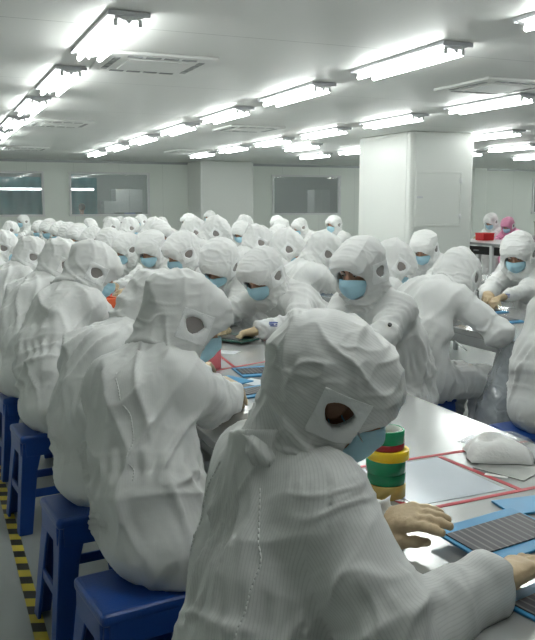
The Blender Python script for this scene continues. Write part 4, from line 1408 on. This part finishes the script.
# ------------------------------------------------------------------ things on the tables
TZ = 0.78
def roll(name, label, z0, z1, ro, mat, x, y, core=True):
    t = thing('tape_roll', label, 'tape roll', (x, y, z0), group='tape rolls in the stack')
    bm = bmesh.new(); add_ring(bm, 0, z1 - z0, ro, 0.0395); obj('tape', bm, mat, t)
    bm = bmesh.new(); add_ring(bm, 0.0005, z1 - z0 - 0.0005, 0.0393, 0.036, bev=0.0006); obj('core', bm, M['card'], t)
rx, ry = 1.085, 1.765
z = TZ
for hgt, ro, mat, lab, dx, dy in ((0.036, 0.053, 'amber_tape', 'amber translucent tape roll at the bottom of the stack', 0, 0), (0.030, 0.051, 'green_tape', 'dark green tape roll second from the bottom of the stack', 0.002, 0.001),
                          (0.036, 0.0525, 'green_tape', 'green tape roll in the middle of the stack, under the yellow one', -0.001, 0.0), (0.027, 0.0555, 'yellow_tape', 'yellow tape roll in the stack, slightly wider than the rest', 0.004, -0.002),
                          (0.017, 0.049, 'dkred_tape', 'dark red tape roll between the yellow and top green rolls', -0.001, 0.001), (0.036, 0.0475, 'green_tape', 'green tape roll on top of the stack', 0, 0)):
    roll('tape_roll', lab, z + 0.0004, z + hgt, ro, M[mat], rx + dx, ry + dy); z += hgt

def tape(x0, y0, x1, y1, lab, w=0.016, mat='red_tape', zz=TZ, name='table_tape', cat='tape strip'):
    L = math.hypot(x1 - x0, y1 - y0)
    bm = bmesh.new(); add_box(bm, (0, 0, 0.0008), (L, w, 0.0008))
    o = obj(name, bm, M[mat]); o.location = ((x0 + x1) / 2, (y0 + y1) / 2, zz); o.rotation_euler = (0, 0, math.atan2(y1 - y0, x1 - x0))
    tag(o, lab, cat, 'red tape marks on the front table' if mat == 'red_tape' else None)
    return o
tape(1.06, 1.985, 1.76, 2.0, 'long red tape line crossing behind the tape stack and wipe')
tape(1.405, 1.976, 1.440, 1.655, 'short red tape line between the pale mat and the white wipe', 0.017)
tape(0.95, 1.625, 1.62, 1.655, 'red tape line along the near edge of the pale mat')
tape(1.045, 1.974, 1.10, 1.645, 'red tape line passing beside the foot of the tape stack')
tape(1.10, 3.42, 1.62, 3.60, 'thin red tape line beyond the blurred blue panels', 0.014)
tape(1.30, 3.50, 1.36, 4.05, 'red tape line running towards the dark board', 0.014)
tape(1.50, 3.32, 1.66, 3.78, 'red tape line near the right edge of the table, by the resting sleeve', 0.014)
tape(1.03, 1.79, 1.10, 1.70, 'small cream tape scrap at the foot of the tape stack', 0.012, 'wipe', TZ + 0.001, 'tape_scrap', 'scrap')
tape(1.43, 1.79, 1.47, 1.74, 'small cream tape scrap on the short red line', 0.016, 'wipe', TZ + 0.001, 'tape_scrap', 'scrap')
o = box('work_mat', (0, 0, 0.0008), (0.29, 0.30, 0.0012), M['mat']); o.location = (1.255, 1.815, TZ); o.rotation_euler = (0, 0, 0.03)
tag(o, 'pale blue white work mat framed by red tape', 'mat')

def pillow(name, lab, cat, x, y, z, sx, sy, sz, rz, mat, seed):
    bm = bmesh.new(); n = 18
    g = []
    for i in range(n + 1):
        for j in range(n + 1):
            u, v = i / n * 2 - 1, j / n * 2 - 1
            e = (max(0, 1 - abs(u) ** 3.5) * max(0, 1 - abs(v) ** 3.5)) ** 0.6
            g.append((u * sx / 2 * (1 + 0.04 * math.sin(5 * v + seed)), v * sy / 2 * (1 + 0.05 * math.sin(4 * u + seed)), e))
    nz = noise(np.array([(a[0] * 28 + seed, a[1] * 28, 1.3) for a in g]))
    top = [bm.verts.new((a[0], a[1], 0.002 + sz * a[2] * (1 + 0.35 * q))) for a, q in zip(g, nz)]
    bot = [bm.verts.new((a[0], a[1], 0.0008)) for a in g]
    N1 = n + 1
    for i in range(n):
        for j in range(n):
            bm.faces.new((top[i * N1 + j], top[(i + 1) * N1 + j], top[(i + 1) * N1 + j + 1], top[i * N1 + j + 1])).smooth = True
            bm.faces.new((bot[i * N1 + j], bot[i * N1 + j + 1], bot[(i + 1) * N1 + j + 1], bot[(i + 1) * N1 + j]))
    rim = [(i, 0) for i in range(n)] + [(n, j) for j in range(n)] + [(i, n) for i in range(n, 0, -1)] + [(0, j) for j in range(n, 0, -1)]
    for (a, b), (c, d) in zip(rim, rim[1:] + rim[:1]):
        bm.faces.new((top[a * N1 + b], bot[a * N1 + b], bot[c * N1 + d], top[c * N1 + d]))
    bmesh.ops.recalc_face_normals(bm, faces=bm.faces)
    o = obj(name, bm, mat); o.location = (x, y, z); o.rotation_euler = (0, 0, rz)
    return tag(o, lab, cat)
pillow('cleaning_wipe', 'folded white cleaning wipe on the shiny front table', 'wipe', 1.565, 1.90, TZ + 0.004, 0.19, 0.15, 0.055, -0.5, M['wipe'], 3)
pillow('plastic_bag', 'crumpled clear plastic bag lying behind the white wipe', 'bag', 1.66, 2.03, TZ + 0.001, 0.20, 0.16, 0.03, 0.2, M['film'], 8)
o = box('foil_packet', (0, 0, 0.002), (0.14, 0.16, 0.0025), plain('dull_foil', (0.45, 0.46, 0.44), 0.25, metal=0.5), bevel=0.001); o.location = (1.525, 1.80, TZ); o.rotation_euler = (0, 0, 0.4)
tag(o, 'flat grey packet under the front edge of the white wipe', 'packet')
t = thing('tweezers', 'black tweezers lying right of the white wipe', 'tweezers', (1.66, 1.845, TZ + 0.003), 0.9)
for s in (-1, 1):
    bm = bmesh.new(); add_box(bm, (0, s * 0.005, 0.002), (0.11, 0.005, 0.003), rot=Euler((0, 0, s * 0.07)).to_matrix(), bevel=0.001); obj('arm', bm, M['black'], t)

def panel(lab, x, y, z, w, l, rz, tilt=(0, 0), cells=True, mat='blue_panel', grp='blue boards on the front table'):
    t = thing('blue_board', lab, 'board', (x, y, z), rz, grp)
    t.rotation_euler = (tilt[0], tilt[1], rz)
    bm = bmesh.new(); add_box(bm, (0, 0, 0.003), (w, l, 0.006), bevel=0.0015); obj('backing', bm, M[mat], t)
    if cells:
        bm = bmesh.new(); add_box(bm, (0, 0, 0.0075), (w * 0.92, l * 0.60, 0.003), bevel=0.0008); obj('cell_sheet', bm, M['cells'], t)
    return t
panel('blue board with dark ribbed cells held by the nearest worker', 1.16, 1.385, TZ + 0.022, 0.25, 0.19, 0.10, (0.03, -0.03))
panel('blue board lying flat beyond the held board, right picture edge', 1.40, 1.545, TZ + 0.001, 0.20, 0.10, -0.1, cells=False)
panel('blue board under the sleeve at the bottom right corner', 1.10, 1.12, TZ + 0.001, 0.22, 0.16, 0.2)
o = box('paper_sheet', (0, 0, 0.0008), (0.30, 0.21, 0.0012), M['white_sheet']); o.location = (0.99, 0.93, TZ); o.rotation_euler = (0, 0, 0.1)
tag(o, 'white sheet at the bottom right corner of the front table', 'paper')
panel('blue board with dark cells in front of the second worker', 1.20, 2.98, TZ + 0.001, 0.22, 0.16, 0.2)
panel('blue board with dark cells in the middle of the table, beyond the second worker', 1.38, 3.34, TZ + 0.001, 0.24, 0.20, -0.1)
panel('plain blue board beside the pink plastic stand', 1.16, 3.20, TZ + 0.001, 0.16, 0.16, 0.4, cells=False)
o = box('paper_sheet', (0, 0, 0.001), (0.10, 0.14, 0.0015), M['white_sheet']); o.location = (1.27, 3.14, TZ + 0.001); o.rotation_euler = (0, 0, 0.5)
tag(o, 'small white sheet between the blue boards', 'paper')
o = box('blue_card', (0, 0, 0.002), (0.07, 0.05, 0.003), plain('pale_teal_card', (0.20, 0.55, 0.66), 0.4)); o.location = (1.40, 3.0, TZ + 0.001); o.rotation_euler = (0, 0, 0.3)
tag(o, 'small teal card at the hood edge of the nearest worker', 'card')
# pink stand with a slanted back and a pale nozzle
t = thing('pink_stand', 'small pink plastic stand with slanted side by the second hood', 'stand', (1.19, 3.52, TZ), -0.35)
bm = bmesh.new()
pf = [(-0.05, 0), (0.05, 0), (0.05, 0.13), (0.02, 0.15), (-0.01, 0.13)]
A = [bm.verts.new((x, -0.03, z)) for x, z in pf]; B = [bm.verts.new((x, 0.03, z)) for x, z in pf]
bm.faces.new(A); bm.faces.new(B[::-1])
for i in range(5):
    bm.faces.new((A[i], B[i], B[(i + 1) % 5], A[(i + 1) % 5]))
bmesh.ops.recalc_face_normals(bm, faces=bm.faces); bmesh.ops.bevel(bm, geom=bm.edges[:], offset=0.004, segments=2, affect='EDGES')
obj('body', bm, M['pink'], t)
bm = bmesh.new(); add_cyl(bm, (0.02, 0, 0.14), (0.0, 0, 0.19), 0.014, 0.007, n=16); add_cyl(bm, (0.02, 0, 0.13), (0.02, 0, 0.145), 0.018, n=16)
obj('nozzle', bm, M['white_sheet'], t)
# dark board in the hands of the worker opposite
t = thing('dark_board', 'dark green board in the gloves of the worker with blue chest print', 'board', (1.56, 4.16, TZ + 0.012), 0.5)
bm = bmesh.new(); add_box(bm, (0, 0, 0.006), (0.20, 0.24, 0.010), bevel=0.002); obj('plate', bm, M['dkgreen'], t)
bm = bmesh.new(); add_box(bm, (-0.02, 0.0, 0.0125), (0.12, 0.16, 0.004), bevel=0.001); obj('cover', bm, M['black'], t)
o = box('paper_sheet', (0, 0, 0.0008), (0.09, 0.11, 0.0012), M['white_sheet']); o.location = (1.40, 3.86, TZ); o.rotation_euler = (0, 0, 0.8)
tag(o, 'small white sheet beside the dark board', 'paper')

def bin_box(name, lab, cat, x, y, z, w, l, hgt, rz, mat):
    t = thing(name, lab, cat, (x, y, z), rz)
    bm = bmesh.new()
    add_box(bm, (0, 0, 0.004), (w * 0.9, l * 0.9, 0.006))
    for s in (-1, 1):
        add_box(bm, (s * w * 0.46, 0, hgt / 2), (0.006, l * 0.94, hgt), rot=Euler((0, s * 0.08, 0)).to_matrix())
        add_box(bm, (0, s * l * 0.46, hgt / 2), (w * 0.94, 0.006, hgt), rot=Euler((-s * 0.08, 0, 0)).to_matrix())
    obj('body', bm, mat, t)
    bm = bmesh.new()
    for s in (-1, 1):
        add_box(bm, (s * w * 0.49, 0, hgt - 0.006), (0.018, l * 1.02, 0.010), bevel=0.003)
        add_box(bm, (0, s * l * 0.49, hgt - 0.006), (w * 1.02, 0.018, 0.010), bevel=0.003)
    obj('rim', bm, mat, t)
    return t
bin_box('orange_bin', 'small orange bin between the left row and the masked worker with raised gloves', 'bin', 1.10, 5.55, TZ, 0.16, 0.20, 0.12, 0.2, M['orange'])
bin_box('orange_bin', 'small orange bin on the far table beneath the leaning worker', 'bin', 5.52, 11.5, TZ, 0.26, 0.28, 0.13, 0.1, M['orange'])
bin_box('red_bin', 'red bin on the workbench right of the broad column', 'bin', 9.05, 11.6, 0.90, 0.24, 0.24, 0.13, 0.0, M['red'])
bin_box('green_crate', 'green crate left of the broad column', 'crate', 6.02, 13.4, TZ, 0.4, 0.7, 0.22, 0.0, M['green'])
bin_box('brown_carton', 'brown carton behind the pink gowned worker, at right edge', 'carton', 10.9, 11.9, 0.9, 0.5, 0.6, 0.3, 0.0, plain('brown_card', (0.22, 0.17, 0.12), 0.7))
table('grey table carrying a brown carton at the right edge', 10.5, 11.4, 10.9, 13.4, 0.9)
panel('blue board beside the orange bin on the front table', 1.24, 5.62, TZ + 0.001, 0.22, 0.26, 0.1, cells=False)
panel('blue board beside the clasped gloves on the second table', 3.62, 4.65, TZ + 0.001, 0.25, 0.30, 0.2)
panel('blue board near the elbow of the broad backed worker', 3.45, 4.25, TZ + 0.001, 0.22, 0.30, 0.0)
panel('blue board on the second table in front of the bent workers', 3.2, 6.3, TZ + 0.03, 0.25, 0.30, 0.0, (0, 0.15))
t = thing('red_stand', 'thin red post standing between the orange bin and raised gloves', 'post', (1.25, 6.05, TZ))
bm = bmesh.new(); add_cyl(bm, (0, 0, 0.0), (0, 0, 0.11), 0.012); obj('post', bm, M['red'], t)
bm = bmesh.new(); add_box(bm, (0, 0, 0.12), (0.07, 0.05, 0.03), bevel=0.004); obj('head', bm, M['red_tape'], t)

# clear plastic bag hung from the second table's edge
bm = bmesh.new()
nu, nv = 34, 26
rows = []
for j in range(nv):
    v = j / (nv - 1)
    row = []
    for i in range(nu):
        a = i / nu * 2 * PI
        wy = 0.15 + 0.07 * v
        wx = 0.015 + 0.21 * math.sin(min(1, v * 1.2) * PI * 0.5)
        r = 1 + 0.10 * math.sin(5 * a + 4 * v) + 0.06 * math.sin(11 * a - 7 * v)
        y = wy * math.cos(a) * r
        x = -0.01 - wx * (0.9 - math.sin(a)) * 0.55 * r
        row.append(bm.verts.new((x, y, 0.775 - 0.66 * v)))
    rows.append(row)
for j in range(nv - 1):
    for i in range(nu):
        k = (i + 1) % nu
        bm.faces.new((rows[j][i], rows[j][k], rows[j + 1][k], rows[j + 1][i])).smooth = True
bm.faces.new(rows[-1])
bmesh.ops.recalc_face_normals(bm, faces=bm.faces)
o = obj('plastic_bag', bm, M['bagfilm']); o.location = (T2[0] - 0.012, 3.46, 0)
tag(o, 'large clear plastic bag hanging from the edge of the second table', 'bag')
